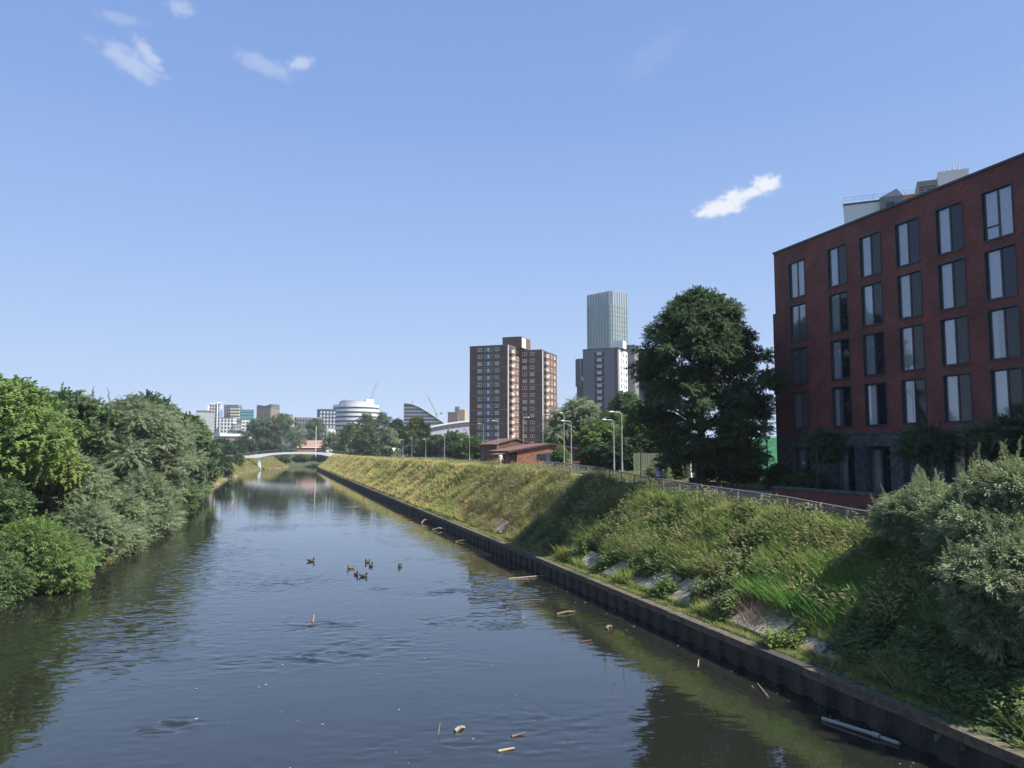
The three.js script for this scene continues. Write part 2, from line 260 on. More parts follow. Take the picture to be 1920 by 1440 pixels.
// ------------------------------------------------------------------ foliage
function leafQuad(len, wid, fold, m) { // a folded kite, two triangles
  const v = [[0, 0, 0], [-wid / 2, fold, len * 0.45], [0, 0, len], [wid / 2, fold, len * 0.45]].map(a => new THREE.Vector3(...a).applyMatrix4(m));
  return [v[0], v[1], v[2], v[0], v[2], v[3]];
}
function fromTris(list) { const g = new THREE.BufferGeometry(); const p = new Float32Array(list.length * 3); list.forEach((v, i) => v.toArray(p, i * 3)); g.setAttribute('position', new THREE.BufferAttribute(p, 3)); g.computeVertexNormals(); return g; }
function spray(n, L, len, wid, spreadAng, seed, flat = 0.5) { // a leafy twig along +z
  const r = rng(seed), tris = [], m = new THREE.Matrix4(), q = new THREE.Quaternion(), e = new THREE.Euler();
  for (let k = 0; k < n; k++) {
    const t = (k + 0.4) / n, side = k % 2 ? 1 : -1;
    e.set((r() - 0.5) * 1.1 + 0.15, side * spreadAng * (1.05 - 0.75 * t) + (r() - 0.5) * 0.5, (r() - 0.5) * 1.6 * (1 - flat) + side * 0.2, 'YXZ');
    const s = 0.75 + 0.5 * r();
    m.compose(new THREE.Vector3((r() - 0.5) * L * 0.28, (r() - 0.5) * L * 0.3 * (1 - flat * 0.5) - 0.12 * L * t * t, L * (t - 0.35)), q.setFromEuler(e), new THREE.Vector3(s, s, s));
    tris.push(...leafQuad(len, wid, wid * 0.16, m));
  }
  return fromTris(tris);
}
const SPRAY = {
  broad: spray(13, 0.50, 0.19, 0.125, 1.0, 1), broad2: spray(16, 0.55, 0.15, 0.095, 0.9, 2), willow: spray(18, 0.62, 0.19, 0.042, 0.55, 3), fine: spray(20, 0.42, 0.115, 0.034, 0.6, 4),
  tier: spray(16, 0.75, 0.21, 0.13, 1.0, 5, 0.85), far: spray(11, 1.25, 0.52, 0.34, 1.0, 6), hang: spray(14, 1.4, 0.5, 0.17, 0.5, 7), weed: spray(14, 0.9, 0.22, 0.11, 1.1, 8)
};
const DUMMY = new THREE.Object3D(), COL = new THREE.Color();
function crown(parent, { r, y0, y1, mat, geo, n, clumps = 40, clumpR = 0.3, size = 1, seed = 1, tm = 0.45, low = 0.35, flat = 0.7, droop = 0.0, vary = 0.22, name = 'crown', stretch = 1, shoots = 0 }) {
  const R = rng(seed), im = new THREE.InstancedMesh(geo, mat, n + shoots * 6), H = y1 - y0, cl = [];
  const prof = t => { const k = t < tm ? (tm - t) / tm : (t - tm) / (1 - tm), p = Math.sqrt(Math.max(0, 1 - k * k)); return t < tm ? Math.max(low, p) : p; };
  for (let k = 0; k < clumps; k++) {
    const t = clamp(Math.pow((k + R()) / clumps, 0.92)), a = k * 2.39996 + R() * 1.4, cr = clumpR * r * (0.65 + 0.7 * R()), f = Math.sqrt(0.18 + 0.82 * R());
    const rad = Math.max(0, r * prof(t) * (0.92 + 0.3 * R()) - cr * 0.75) * f;
    cl.push([Math.cos(a) * rad, y0 + cr * flat * 0.6 + t * (H - cr * flat * 1.3), Math.sin(a) * rad * stretch, cr, 0.88 + 0.24 * R()]);
  }
  const wsum = cl.reduce((s, c) => s + c[3] * c[3], 0); let i = 0;
  const dir = new THREE.Vector3(), to = new THREE.Vector3();
  cl.forEach((c, k) => {
    let m = k == cl.length - 1 ? n - i : Math.min(n - i, Math.round(n * c[3] * c[3] / wsum));
    for (; m > 0; m--, i++) {
      const z = R() * 1.75 - 0.75, a = R() * 6.2832, s = Math.sqrt(Math.max(0, 1 - z * z)); dir.set(Math.cos(a) * s, z, Math.sin(a) * s);
      const d = c[3] * (R() < 0.22 ? R() * 0.7 : 0.72 + 0.38 * R() + 0.14 * N3(dir.x * 2 + k, dir.y * 2, dir.z * 2));
      DUMMY.position.set(c[0] + dir.x * d, c[1] + dir.y * d * flat, c[2] + dir.z * d);
      to.set(dir.x + (R() - 0.5) * 0.9, dir.y * 0.6 + (R() - 0.35) * 0.6 - droop, dir.z + (R() - 0.5) * 0.9).add(DUMMY.position); DUMMY.up.set(R() - 0.5, 1, R() - 0.5); DUMMY.lookAt(to);
      DUMMY.scale.setScalar(size * (0.7 + 0.6 * R())); DUMMY.updateMatrix(); im.setMatrixAt(i, DUMMY.matrix);
      const v = c[4] * (1 + vary * (R() - 0.5) * 2), w = (R() - 0.5) * 0.25; im.setColorAt(i, COL.setRGB(v * (1 + w), v, v * (1 - w * 0.6)));
    }
  });
  const tops = cl.filter(c => c[1] > y0 + H * 0.45);
  for (let k = 0; k < shoots; k++) { // leading shoots that stand out of the outline
    const c = tops[Math.floor(R() * tops.length)], a = R() * 6.2832, ax = Math.cos(a) * 0.45 + 0.1, az = Math.sin(a) * 0.45, L = (0.09 + 0.09 * R()) * r + 0.25;
    for (let j = 0; j < 6; j++, i++) {
      const d = c[3] * 0.75 + L * j / 4; DUMMY.position.set(c[0] + ax * d * 0.9, c[1] + c[3] * flat * 0.55 + L * j / 3.2, c[2] + az * d * 0.9); to.set(ax * 0.8 + (R() - 0.5) * 0.8, 1, az * 0.8 + (R() - 0.5) * 0.8).add(DUMMY.position); DUMMY.up.set(R() - 0.5, 0.2, R() - 0.5); DUMMY.lookAt(to);
      DUMMY.scale.setScalar(size * (0.95 - 0.08 * j)); DUMMY.updateMatrix(); im.setMatrixAt(i, DUMMY.matrix); im.setColorAt(i, COL.setRGB(1.05, 1.05, 0.95));
    }
  }
  DUMMY.up.set(0, 1, 0);
  im.name = name; im.userData.kind = 'stuff'; shadows(im); parent.add(im); return im;
}
function trunkOf(parent, h, r0, spread, seed, lean = 0, stems = 1, mat = M.bark) {
  const R = rng(seed), gs = [];
  for (let s = 0; s < stems; s++) {
    const ox = stems > 1 ? (R() - 0.5) * spread * 0.3 : 0, oz = stems > 1 ? (R() - 0.5) * spread * 0.3 : 0; let p = [ox, -0.4, oz], rr = r0 * (stems > 1 ? 0.6 : 1);
    const pts = [p];
    for (let k = 1; k <= 5; k++) { const q = [p[0] + (R() - 0.5) * h * 0.05 + lean * h / 5 + ox * 0.5, -0.4 + (h + 0.4) * k / 5, p[2] + (R() - 0.5) * h * 0.05 + oz * 0.5], r1 = r0 * (stems > 1 ? 0.6 : 1) * (1 - k / 5.6); gs.push(limb(p, q, rr, r1, 8)); p = q; rr = r1; pts.push(q); }
    for (let k = 0; k < 9; k++) { const b = pts[1 + Math.floor(R() * 4)], a = R() * 6.28, L = spread * (0.45 + 0.5 * R()), e = [b[0] + Math.cos(a) * L, b[1] + L * (0.35 + 0.5 * R()), b[2] + Math.sin(a) * L], mid = [(b[0] + e[0]) / 2, (b[1] + e[1]) / 2 + L * 0.1, (b[2] + e[2]) / 2]; gs.push(limb(b, mid, r0 * 0.36, r0 * 0.24, 6), limb(mid, e, r0 * 0.24, r0 * 0.07, 6)); }
  }
  return part(parent, 'trunk', metric(merge(gs)), mat);
}
function tree(name, label, group, x, z, top, r, o = {}) {
  const g = height(x, z), t = thing(name, label, o.category || 'tree', [x, g, z], 0, group), h = top - g;
  trunkOf(t, h * (o.th || 0.72), o.tr || Math.max(0.09, h * 0.017), r * 0.8, o.seed || 3, o.lean || 0, o.stems || 1);
  crown(t, { r, shoots: group === GL ? 6 : 0, y0: h * (o.base ?? 0.18), y1: h, mat: o.mat || LEAF.mid, geo: o.geo || SPRAY.broad, n: o.n || 2600, ...o });
  return t;
}
const GL = 'trees along the left bank', GF = 'trees beyond the footbridge', GM = 'trees by the promenade';
// left bank, near to far
tree('maple_tree', 'tall bright green tree at the left edge, highest on the left bank', GL, -18.9, -57.9, 12.9, 5.0, { mat: LEAF.bright, n: 6500, clumps: 60, seed: 101, base: 0.0, low: 0.6, size: 1.25 });
tree('maple_tree', 'bright green leafy tree just behind the leftmost tall tree', GL, -20.5, -71.5, 13.1, 4.6, { mat: LEAF.bright, n: 5200, clumps: 55, seed: 102, base: 0.05, low: 0.6, size: 1.3 });
tree('alder_tree', 'yellow green tree between the tall leftmost tree and the grey willow', GL, -17.4, -63.5, 8.6, 3.6, { mat: LEAF.lime, n: 4000, clumps: 46, seed: 103, base: 0.0, low: 0.6, size: 1.15 });
tree('alder_tree', 'dark green tree rising behind the grey willows on the left bank', GL, -21.6, -94, 13.9, 4.8, { mat: LEAF.mid, n: 4200, clumps: 46, seed: 104, base: 0.05, low: 0.5, size: 1.5 });
tree('willow_tree', 'large rounded grey green willow leaning over the water, widest on the left bank', GL, -15.6, -97, 13.5, 6.9, { mat: LEAF.willow, geo: SPRAY.willow, n: 13000, clumps: 95, clumpR: 0.24, seed: 105, base: 0.0, low: 0.8, size: 1.5, lean: 0.03, droop: 0.25 });
tree('willow_tree', 'smaller grey willow with pointed top in front of the large willow', GL, -15.0, -65.5, 7.5, 3.1, { mat: LEAF.willow, geo: SPRAY.willow, n: 6500, clumps: 55, seed: 106, base: 0.0, low: 0.9, tm: 0.25, size: 1.05, droop: 0.2 });
tree('willow_tree', 'low grey green willow bush trailing in the water beside the bare bank', GL, -12.3, -59.5, 4.0, 2.6, { mat: LEAF.willow, geo: SPRAY.willow, n: 4200, clumps: 40, seed: 107, base: 0.0, low: 0.9, tm: 0.3, size: 0.95, stems: 3, category: 'bush' });
tree('riverside_bush', 'bright green bush overhanging the water at the lower left edge', GL, -13.2, -50.6, 3.7, 3.1, { mat: LEAF.bright, geo: SPRAY.fine, n: 8000, clumps: 50, seed: 108, base: -0.35, low: 0.95, tm: 0.3, size: 1.25, stems: 3, category: 'bush' });
tree('riverside_bush', 'grey green bush behind the bright green overhanging bush', GL, -17.2, -53.0, 6.2, 3.2, { mat: LEAF.mid, geo: SPRAY.broad2, n: 4800, clumps: 44, seed: 109, base: 0.0, low: 0.9, tm: 0.3, size: 1.15, stems: 2, category: 'bush' });
tree('riverside_bush', 'low bush with reddish soil under it below the small willow', GL, -11.8, -66, 2.6, 2.1, { mat: LEAF.willow, geo: SPRAY.willow, n: 3000, clumps: 30, seed: 110, base: -0.2, low: 0.9, tm: 0.3, size: 0.95, stems: 3, category: 'bush' });
tree('riverside_bush', 'dark bush at the foot of the large willow', GL, -11.8, -80, 5.6, 3.2, { mat: LEAF.willow, geo: SPRAY.willow, n: 4200, clumps: 40, seed: 111, base: -0.1, low: 0.9, tm: 0.3, size: 1.2, stems: 3, category: 'bush' });
for (const [k, [how, x, z, top, r, mat]] of [['between the bright bush and the low willow', -13.0, -55.4, 2.9, 1.9, 'mid'], ['under the small pointed willow', -12.2, -71.5, 4.2, 2.4, 'willow'], ['trailing below the large willow', -11.6, -88, 5.0, 3.0, 'willow'], ['at the far end of the large willow', -11.9, -105, 4.6, 2.6, 'mid'], ['at the lower left corner of the bank', -14.2, -46.5, 2.6, 2.1, 'mid']].entries())
  tree('waterside_shrub', 'low shrub touching the river, ' + how, GL, x, z, top, r, { mat: LEAF[mat], geo: k % 2 ? SPRAY.willow : SPRAY.fine, n: 3200, clumps: 34, seed: 140 + k, base: -0.25, low: 0.95, tm: 0.3, size: 1.1, stems: 3, category: 'bush' });
tree('poplar_tree', 'dark treetop showing above the large willow', GL, -19.8, -134, 16.3, 6.0, { mat: LEAF.dark, n: 3200, clumps: 44, seed: 112, base: 0.1, size: 2.0 });
tree('poplar_tree', 'dark tree with a peaked top behind the large willow, towards the city', GL, -16.6, -128, 14.8, 4.6, { mat: LEAF.dark, n: 2800, clumps: 40, seed: 113, base: 0.05, size: 2.0, low: 0.6 });
tree('alder_tree', 'mid green tree at the right end of the left bank trees', GL, -13.9, -136, 13.2, 4.6, { mat: LEAF.mid, n: 3600, clumps: 44, seed: 114, base: 0.0, low: 0.85, size: 1.9 });
tree('alder_tree', 'dark green low tree by the water after the large willow', GL, -12.9, -122, 8.4, 3.2, { mat: LEAF.blue, n: 2600, clumps: 34, seed: 115, base: -0.1, low: 0.9, tm: 0.3, size: 1.7 });
tree('poplar_tree', 'olive tree behind the bare grassy bank on the left', GL, -17.5, -196, 13.4, 4.4, { mat: LEAF.mid, n: 1800, clumps: 34, seed: 116, base: 0.0, low: 0.6, size: 2.3 });
tree('alder_tree', 'shaded tree far left behind the second bright tree', GL, -27, -92, 13.6, 5.2, { mat: LEAF.mid, n: 2800, clumps: 36, seed: 117, base: 0, low: 0.6, size: 1.7 });
tree('riverside_bush', 'small dark bush on the grassy left bank before the footbridge', GL, -15.2, -236, 6.6, 1.9, { mat: LEAF.dark, geo: SPRAY.far, n: 420, clumps: 16, seed: 118, base: 0, low: 0.8, tm: 0.3, size: 0.9, category: 'bush' });
tree('riverside_bush', 'lone upright green bush at the water edge before the footbridge', GL, -12.8, -228, 6.0, 1.7, { mat: LEAF.blue, geo: SPRAY.far, n: 420, clumps: 16, seed: 119, base: 0, low: 0.8, tm: 0.3, size: 0.8, category: 'bush' });
tree('riverside_bush', 'pair of low bushes beside the left end of the footbridge', GL, -13.5, -300, 6.4, 2.4, { mat: LEAF.mid, geo: SPRAY.far, n: 320, clumps: 14, seed: 120, base: 0, low: 0.8, tm: 0.3, size: 1, category: 'bush' });
// beyond the footbridge and along the far promenade
const far = (name, label, x, z, top, r, mat, seed, o = {}) => tree(name, label, GF, x, z, top, r, { mat, geo: SPRAY.far, n: 1500, clumps: 44, seed, base: 0.02, low: 0.7, size: 1.15, clumpR: 0.26, ...o });
far('willow_tree', 'tall drooping willow left of the pair behind the footbridge', -9.2, -420.8, 25, 9.2, LEAF.blue, 201, { geo: SPRAY.hang, droop: 0.9, n: 2200, base: 0.0 });
far('willow_tree', 'taller drooping willow in the middle behind the footbridge', 2.2, -417, 27, 10.8, LEAF.blue, 202, { geo: SPRAY.hang, droop: 0.9, n: 2600, base: 0.0 });
far('alder_tree', 'dark shrubby tree at the left end of the footbridge', -15.5, -398, 14, 6.5, LEAF.dark, 203);
far('alder_tree', 'low dark tree behind the left bank wall', -24.5, -385, 13, 6, LEAF.dark, 204);
far('willow_tree', 'willow behind the red roofed building, below the dark gridded block', 20.5, -446, 25.8, 8.2, LEAF.blue, 205, { geo: SPRAY.hang, droop: 0.8 });
far('willow_tree', 'pale grey willow bush at the right end of the footbridge', 25.5, -379, 16, 6.2, LEAF.willow, 206);
far('lime_tree', 'green tree below the left side of the round white building', 32.2, -357, 20.4, 7.4, LEAF.mid, 207);
far('lime_tree', 'tall green tree in front of the round white building', 41.0, -374, 25.6, 6.8, LEAF.mid, 208);
far('lime_tree', 'tall green tree at the right side of the round white building', 48.5, -374, 26, 6.6, LEAF.mid, 209);
far('lime_tree', 'dark green tree left of the yellow green one, below the sloping glass building', 45.5, -306, 20, 4.6, LEAF.dark, 210, { size: 1 });
far('lime_tree', 'yellow green sunlit tree below the sloping glass building', 51.6, -298, 20.7, 6.2, LEAF.lime, 211, { n: 2000, size: 1.0, clumpR: 0.22 });
far('birch_tree', 'slim pale birch before the taller trees, left of the lamps', 37.6, -270.8, 15.7, 3.5, LEAF.willow, 212, { size: 0.85, geo: SPRAY.hang, droop: 0.6, tm: 0.4 });
far('lime_tree', 'green tree between the birch and the round white building trees', 36.5, -330, 17.5, 5.5, LEAF.mid, 213);
far('hedge_tree', 'dark bushy tree below the white roofed shed, left one', 50, -251, 12.4, 5.2, LEAF.dark, 214, { low: 0.9 });
far('hedge_tree', 'bushy tree below the white roofed shed, right one', 54.4, -244, 13.4, 6.2, LEAF.mid, 215, { low: 0.9 });
far('hedge_tree', 'bushy green tree left of the low brick building', 43.8, -176, 10.6, 4.6, LEAF.mid, 216, { low: 0.9, size: 0.75, n: 1800 });
far('hedge_tree', 'dark low hedge tree behind the lamps below the white roofed shed', 47.5, -205, 9.6, 5.2, LEAF.dark, 217, { low: 0.95, size: 0.85 });
far('hedge_tree', 'low dark hedge tree furthest left behind the promenade lamps', 47, -262, 10.5, 5.0, LEAF.dark, 218, { low: 0.95 });
for (const [k, [x, z, r, top, how]] of [[-4, -394, 3.4, 4.2, 'leftmost under the footbridge'], [3, -393, 4.2, 5.4, 'second from the left under the footbridge'], [12, -394, 4.4, 5.6, 'in the middle under the footbridge'], [21, -395, 4.6, 5.8, 'right of the middle under the footbridge'], [30, -396, 4.6, 5.8, 'rightmost under the footbridge']].entries())
  far('riverside_bush', 'green bush on the far waterline, ' + how, x, z, top, r, k % 2 ? LEAF.mid : LEAF.bright, 230 + k, { n: 700, clumps: 24, low: 0.95, tm: 0.3, category: 'bush', size: 0.9 });
// middle distance, right of the brick tower
const mid = (name, label, x, z, top, r, mat, seed, o = {}) => tree(name, label, GM, x, z, top, r, { mat, n: 3200, clumps: 50, seed, base: 0.04, low: 0.75, size: 1.6, clumpR: 0.26, ...o });
mid('willow_tree', 'light green drooping tree just right of the brick tower block', 51.8, -129, 16.9, 5.4, LEAF.willow, 301, { geo: SPRAY.willow, size: 2.6, droop: 0.5, n: 4200 });
mid('lime_tree', 'dark green tree below the grey and white tower', 56.2, -119, 17.4, 4.6, LEAF.mid, 302);
mid('lime_tree', 'small round tree touching the right edge of the brick tower block', 54.0, -142, 15.0, 3.8, LEAF.mid, 303, { size: 1.8 });
mid('ash_tree', 'bright feathery young tree behind the double headed lamp', 38.6, -89, 11.2, 3.4, LEAF.bright, 304, { size: 1.3, n: 3600 });
mid('ash_tree', 'bright leafy young tree beside the big dark tree', 39.6, -80.5, 11.9, 2.7, LEAF.lime, 305, { size: 1.15, n: 2600 });
mid('hedge_tree', 'dark ivy hedge behind the lamp at the top of the bank, left part', 33.9, -78.6, 8.4, 2.1, LEAF.dark, 306, { low: 0.95, size: 1.1 });
mid('hedge_tree', 'dark ivy hedge behind the double headed lamp', 35.4, -76, 8.9, 2.7, LEAF.dark, 307, { low: 0.95, size: 1.1 });
mid('hedge_tree', 'dark hedge between the double headed lamp and the walking person', 37.8, -74.5, 9.4, 2.6, LEAF.dark, 308, { low: 0.95, size: 1.1 });
mid('garden_shrub', 'round green shrub in front of the low brick building', 35.8, -96, 7.8, 1.1, LEAF.mid, 309, { n: 1500, low: 0.9, size: 0.9, category: 'bush' });
mid('garden_shrub', 'small olive shrub against the low brick gable', 39.0, -104.5, 8.4, 1.0, LEAF.lime, 310, { n: 800, low: 0.9, size: 0.9, category: 'bush' });
mid('lime_tree', 'green tree filling the gap between hedge and grey tower', 47, -104, 13.0, 4.2, LEAF.mid, 311, {});
mid('garden_shrub', 'grey green shrub at the foot of the walking person', 28.9, -55.5, 6.9, 1.0, LEAF.willow, 312, { n: 800, geo: SPRAY.willow, low: 0.9, size: 0.7, category: 'bush' });
for (const [how, x, z, top, r, seed] of [['left of the white post', 31.4, -58.0, 7.4, 1.5, 321], ['right of its trunk, before the shed', 32.4, -52.4, 7.6, 1.6, 322], ['between the shed and the green hoarding', 33.4, -50.6, 7.0, 1.1, 323]])
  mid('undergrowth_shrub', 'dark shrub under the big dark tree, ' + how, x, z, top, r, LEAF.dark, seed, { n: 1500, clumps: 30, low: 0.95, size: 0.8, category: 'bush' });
// the big dark tree next to the residence
{
  const t = thing('plane_tree', 'huge dense dark green tree beside the red brick residence', 'tree', [27.4, height(27.6, -46.2), -46.2], 0);
  trunkOf(t, 10, 0.42, 4.2, 77);
  crown(t, { r: 4.75, y0: 1.2, y1: 13.3, mat: leafMat([0.065, 0.115, 0.045], 0.34), geo: SPRAY.broad2, n: 26000, clumps: 190, clumpR: 0.17, seed: 401, tm: 0.36, low: 0.74, flat: 0.5, size: 0.82, droop: 0.15, vary: 0.3 });
}
for (const [label, x, z, top, r, seed] of [['slim dark tree in front of the residence wall under its grey band', 30.4, -37.6, 8.9, 1.15, 411], ['small dark tree before the residence, half hidden by the grey bush', 30.2, -30.2, 8.9, 1.4, 413], ['dark leafy tree against the residence at the far right edge', 30.4, -26.2, 9.2, 1.5, 414]]) {
  const g = height(x, z), t = thing('young_tree', label, 'tree', [x, g, z], 0, 'young trees before the residence'); trunkOf(t, (top - g) * 0.9, 0.05, r * 0.7, seed);
  crown(t, { r, y0: (top - g) * 0.55, y1: top - g, mat: LEAF.dark, geo: SPRAY.broad2, n: 650, clumps: 22, clumpR: 0.36, seed, droop: 0.3, low: 0.6 });
}
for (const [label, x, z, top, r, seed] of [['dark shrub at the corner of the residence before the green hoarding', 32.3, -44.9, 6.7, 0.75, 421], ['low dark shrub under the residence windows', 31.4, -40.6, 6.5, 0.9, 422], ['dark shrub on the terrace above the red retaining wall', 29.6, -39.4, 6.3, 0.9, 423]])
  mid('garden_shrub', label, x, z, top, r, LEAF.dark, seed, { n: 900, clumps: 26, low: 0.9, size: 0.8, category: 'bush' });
// the grey green bush in the right foreground
for (const [label, x, z, top, r, n, seed, lean] of [['large silvery green bush at the right edge, taller rear part', 21.6, -18.2, 7.25, 2.5, 15000, 431, 0], ['silvery green bush with twiggy top, front left lobe before the red wall', 22.4, -22.2, 6.4, 1.75, 9000, 432, 0], ['drooping silvery bush above the coping at the lower right edge', 19.5, -16.6, 5.4, 1.9, 9000, 433, 0]]) {
  const g = height(x, z) - 0.1, t = thing('silver_bush', label, 'bush', [x, g, z], 0, 'silvery bushes on the near bank'); trunkOf(t, (top - g) * 0.8, 0.11, r * 0.8, seed, lean, 3);
  crown(t, { r, y0: (top - g) * 0.12, y1: top - g, mat: LEAF.silver, geo: SPRAY.fine, n, clumps: 85, clumpR: 0.24, seed, low: 0.75, size: 0.95, flat: 0.75, vary: 0.3, shoots: 34 });
}
// ------------------------------------------------------------------ grass and weeds on the banks
function tuft(n, w, arch, seed, spread = 0.16) {
  const R = rng(seed), tr = [];
  for (let k = 0; k < n; k++) {
    const a = R() * 6.28, b = R() * 6.28, h = 0.55 + 0.5 * R(), o = new THREE.Vector3((R() - 0.5) * spread * 2, -0.05, (R() - 0.5) * spread * 2), out = new THREE.Vector3(Math.cos(a), 0, Math.sin(a)).multiplyScalar(arch * h * (0.4 + R())), s = new THREE.Vector3(Math.cos(b), 0, Math.sin(b)).multiplyScalar(w * 0.5);
    const m = o.clone().addScaledVector(out, 0.35).add(new THREE.Vector3(0, h * 0.6, 0)), t = o.clone().add(out).add(new THREE.Vector3(0, h, 0));
    const p0 = o.clone().sub(s), p1 = o.clone().add(s), p2 = m.clone().addScaledVector(s, 0.8), p3 = m.clone().addScaledVector(s, -0.8);
    tr.push(p0, p1, p2, p0, p2, p3, p3, p2, t);
  }
  return fromTris(tr);
}
const TUFT = { fine: tuft(14, 0.05, 0.6, 1, 0.2), tall: tuft(12, 0.045, 0.95, 2, 0.24), far: tuft(12, 0.11, 0.5, 3, 0.35) };
const weedG = (() => { const R = rng(9), tr = [], m = new THREE.Matrix4(), q = new THREE.Quaternion(), e = new THREE.Euler(); for (let s = 0; s < 3; s++) { const ox = (R() - 0.5) * 0.3, oz = (R() - 0.5) * 0.3, h = 0.7 + 0.35 * R(); for (let k = 0; k < 8; k++) { const t = (k + 0.7) / 8; e.set(-0.2 + 0.5 * R(), k * 2.4 + R(), (R() - 0.5) * 0.4, 'YXZ'); const sc = 1.15 - 0.6 * t; m.compose(new THREE.Vector3(ox, h * t, oz), q.setFromEuler(e), new THREE.Vector3(sc, sc, sc)); tr.push(...leafQuad(0.26, 0.13, 0.02, m)); } } return fromTris(tr); })();
function scatter(name, label, geo, mat, seed, n, place, cat = 'grass') { // place(R) -> [x, z, height, colour, lean] or null
  const R = rng(seed), ms = [], cs = [];
  for (let k = 0, tries = 0; k < n && tries < n * 6; tries++) {
    const p = place(R); if (!p) continue; k++;
    DUMMY.position.set(p[0], height(p[0], p[1]), p[1]); DUMMY.rotation.set((R() - 0.5) * 0.4, R() * 6.28, (R() - 0.5) * 0.4 + (p[4] || 0)); const s = p[2] * (0.7 + 0.6 * R()); DUMMY.scale.set(s * (p[5] || 1), s, s * (p[5] || 1)); DUMMY.updateMatrix(); ms.push(DUMMY.matrix.clone()); cs.push(p[3]);
  }
  const im = new THREE.InstancedMesh(geo, mat, ms.length); ms.forEach((m, i) => { im.setMatrixAt(i, m); im.setColorAt(i, cs[i]); });
  im.name = numbered(name); shadows(im); scene.add(im); return tag(im, label, cat, null, 'stuff');
}
const straw = (R, g) => { const v = 0.75 + 0.5 * R(), t = clamp(g + (R() - 0.5) * 0.5); return new THREE.Color().setRGB(v * lerp(0.19, 0.54, t), v * lerp(0.29, 0.46, t), v * lerp(0.060, 0.18, t)); };
const bankT = (x) => clamp((x - 17.2) / 4.9);
const bare = (x, z) => (z > -48 && z < -20 && x < 19.0 + 0.4 * N3(z * 0.7, 3, 1) && x > 17.25 && N3(z * 0.55, x * 0.4, 5) > -0.12) || (z > -66 && z < -58 && x < 18.8 && N3(z * 0.8, x * 0.6, 5) > 0.0);
const dry = (x, z) => 0.42 + 1.25 * fbm(x * 0.22, z * 0.10, 21) + 0.35 * fbm(x * 0.9, z * 0.7, 3) + 0.16 * sstep(-50, -110, z);
scatter('bank_grass', 'long mixed green and straw grass covering the sloping right bank', TUFT.fine, GRASS, 501, 30000, R => {
  const z = -8 - 82 * Math.pow(R(), 1.15), x = 17.15 + 5.6 * R(); if (bare(x, z) && R() < 0.97) return null;
  const t = bankT(x), near = sstep(-52, -46, z), g = dry(x, z) + 0.12 - 0.34 * near;
  return [x, z, lerp(0.40, 0.5, t) * (0.55 + 1.5 * Math.max(0, fbm(x * 0.5, z * 0.45, 4) + 0.3)), straw(R, g), (R() - 0.5) * 0.5];
});
scatter('far_bank_grass', 'dry pale grass on the distant stretch of the right bank', TUFT.far, GRASS, 502, 26000, R => {
  const z = -76 - 258 * R(), x = 17.0 + 5.9 * R(); const g = dry(x, z);
  return [x, z, (0.28 + 0.7 * clamp(0.45 + 1.3 * fbm(x * 0.35, z * 0.2, 4))) * lerp(0.9, 1.15, clamp((-z - 80) / 200)), straw(R, g + 0.22), 0.2 * fbm(x * 0.5, z * 0.4, 40), 1.2];
});
scatter('tall_grass', 'tall arching green grass on the near bank below the railing', TUFT.tall, GRASS, 503, 8000, R => {
  const z = -19 - 28 * R(), x = 18.5 + 0.6 * sstep(-36, -30, z) + 3.6 * R(); if (fbm(x * 0.55, z * 0.45, 14) < -0.02) return null;
  const lush = sstep(-27, -23.5, z) * sstep(20.6, 19.4, x); const c = straw(R, 0.18 + 0.9 * fbm(x * 0.5, z * 0.5, 31)); c.lerp(new THREE.Color().setRGB(0.20, 0.46, 0.07), lush * 0.8);
  return [x, z, 0.55 + 0.6 * R() * R(), c, (R() - 0.5) * 0.7];
});
scatter('path_grass', 'short grass beside the promenade and on the level ground behind', TUFT.far, GRASS, 504, 9000, R => { const z = -8 - 300 * R() * R(), x = R() < 0.5 ? 26.1 + 2.6 * R() : 26 + 26 * R(); if (x > 27 && z > -47) return null; return [x, z, 0.16 + 0.1 * R(), straw(R, 0.25 + 0.5 * R())]; });
scatter('left_bank_grass', 'tufted yellow green grass on the open left bank near the footbridge', TUFT.far, GRASS, 505, 9000, R => { const z = -40 - 345 * Math.sqrt(R()), x = leftEdge(z) + 0.4 - 13 * R(); return [x, z, 0.45 + 0.4 * R(), straw(R, 0.35 + 0.6 * R()), 0, 1.3]; });
scatter('nettles', 'broad leaved weeds growing among the grass on the near bank', weedG, leafMat([0.12, 0.195, 0.055], 0.4), 506, 13000, R => {
  const z = -11 - 44 * R(), x = 17.3 + 5.2 * R(); if (bare(x, z) || (z > -27 && z < -22.6 && x < 20.4 && R() < 0.85)) return null; const dark = sstep(-23, -20, z);
  if (dark < 0.5 && fbm(x * 0.55, z * 0.55, 17) < -0.04) return null; const v = 0.7 + 0.6 * R(); return [x, z, (0.5 + 0.5 * R()) * lerp(1, 0.85, dark), new THREE.Color().setRGB(v * 1.05, v, v * 0.9)];
}, 'weeds');
scatter('brambles', 'dark bramble thicket under the silvery bushes by the coping', SPRAY.weed, leafMat([0.055, 0.10, 0.035]), 507, 7000, R => {
  const z = -8 - 14.5 * R(), x = 17.05 + 5.2 * R() * R(); if (z < -17 && x < 17.25 + (-17 - z) * 0.12) return null; const v = 0.65 + 0.7 * R(); return [x, z, 0.6 + 0.5 * R(), new THREE.Color().setRGB(v, v, v * 0.9)];
}, 'weeds');
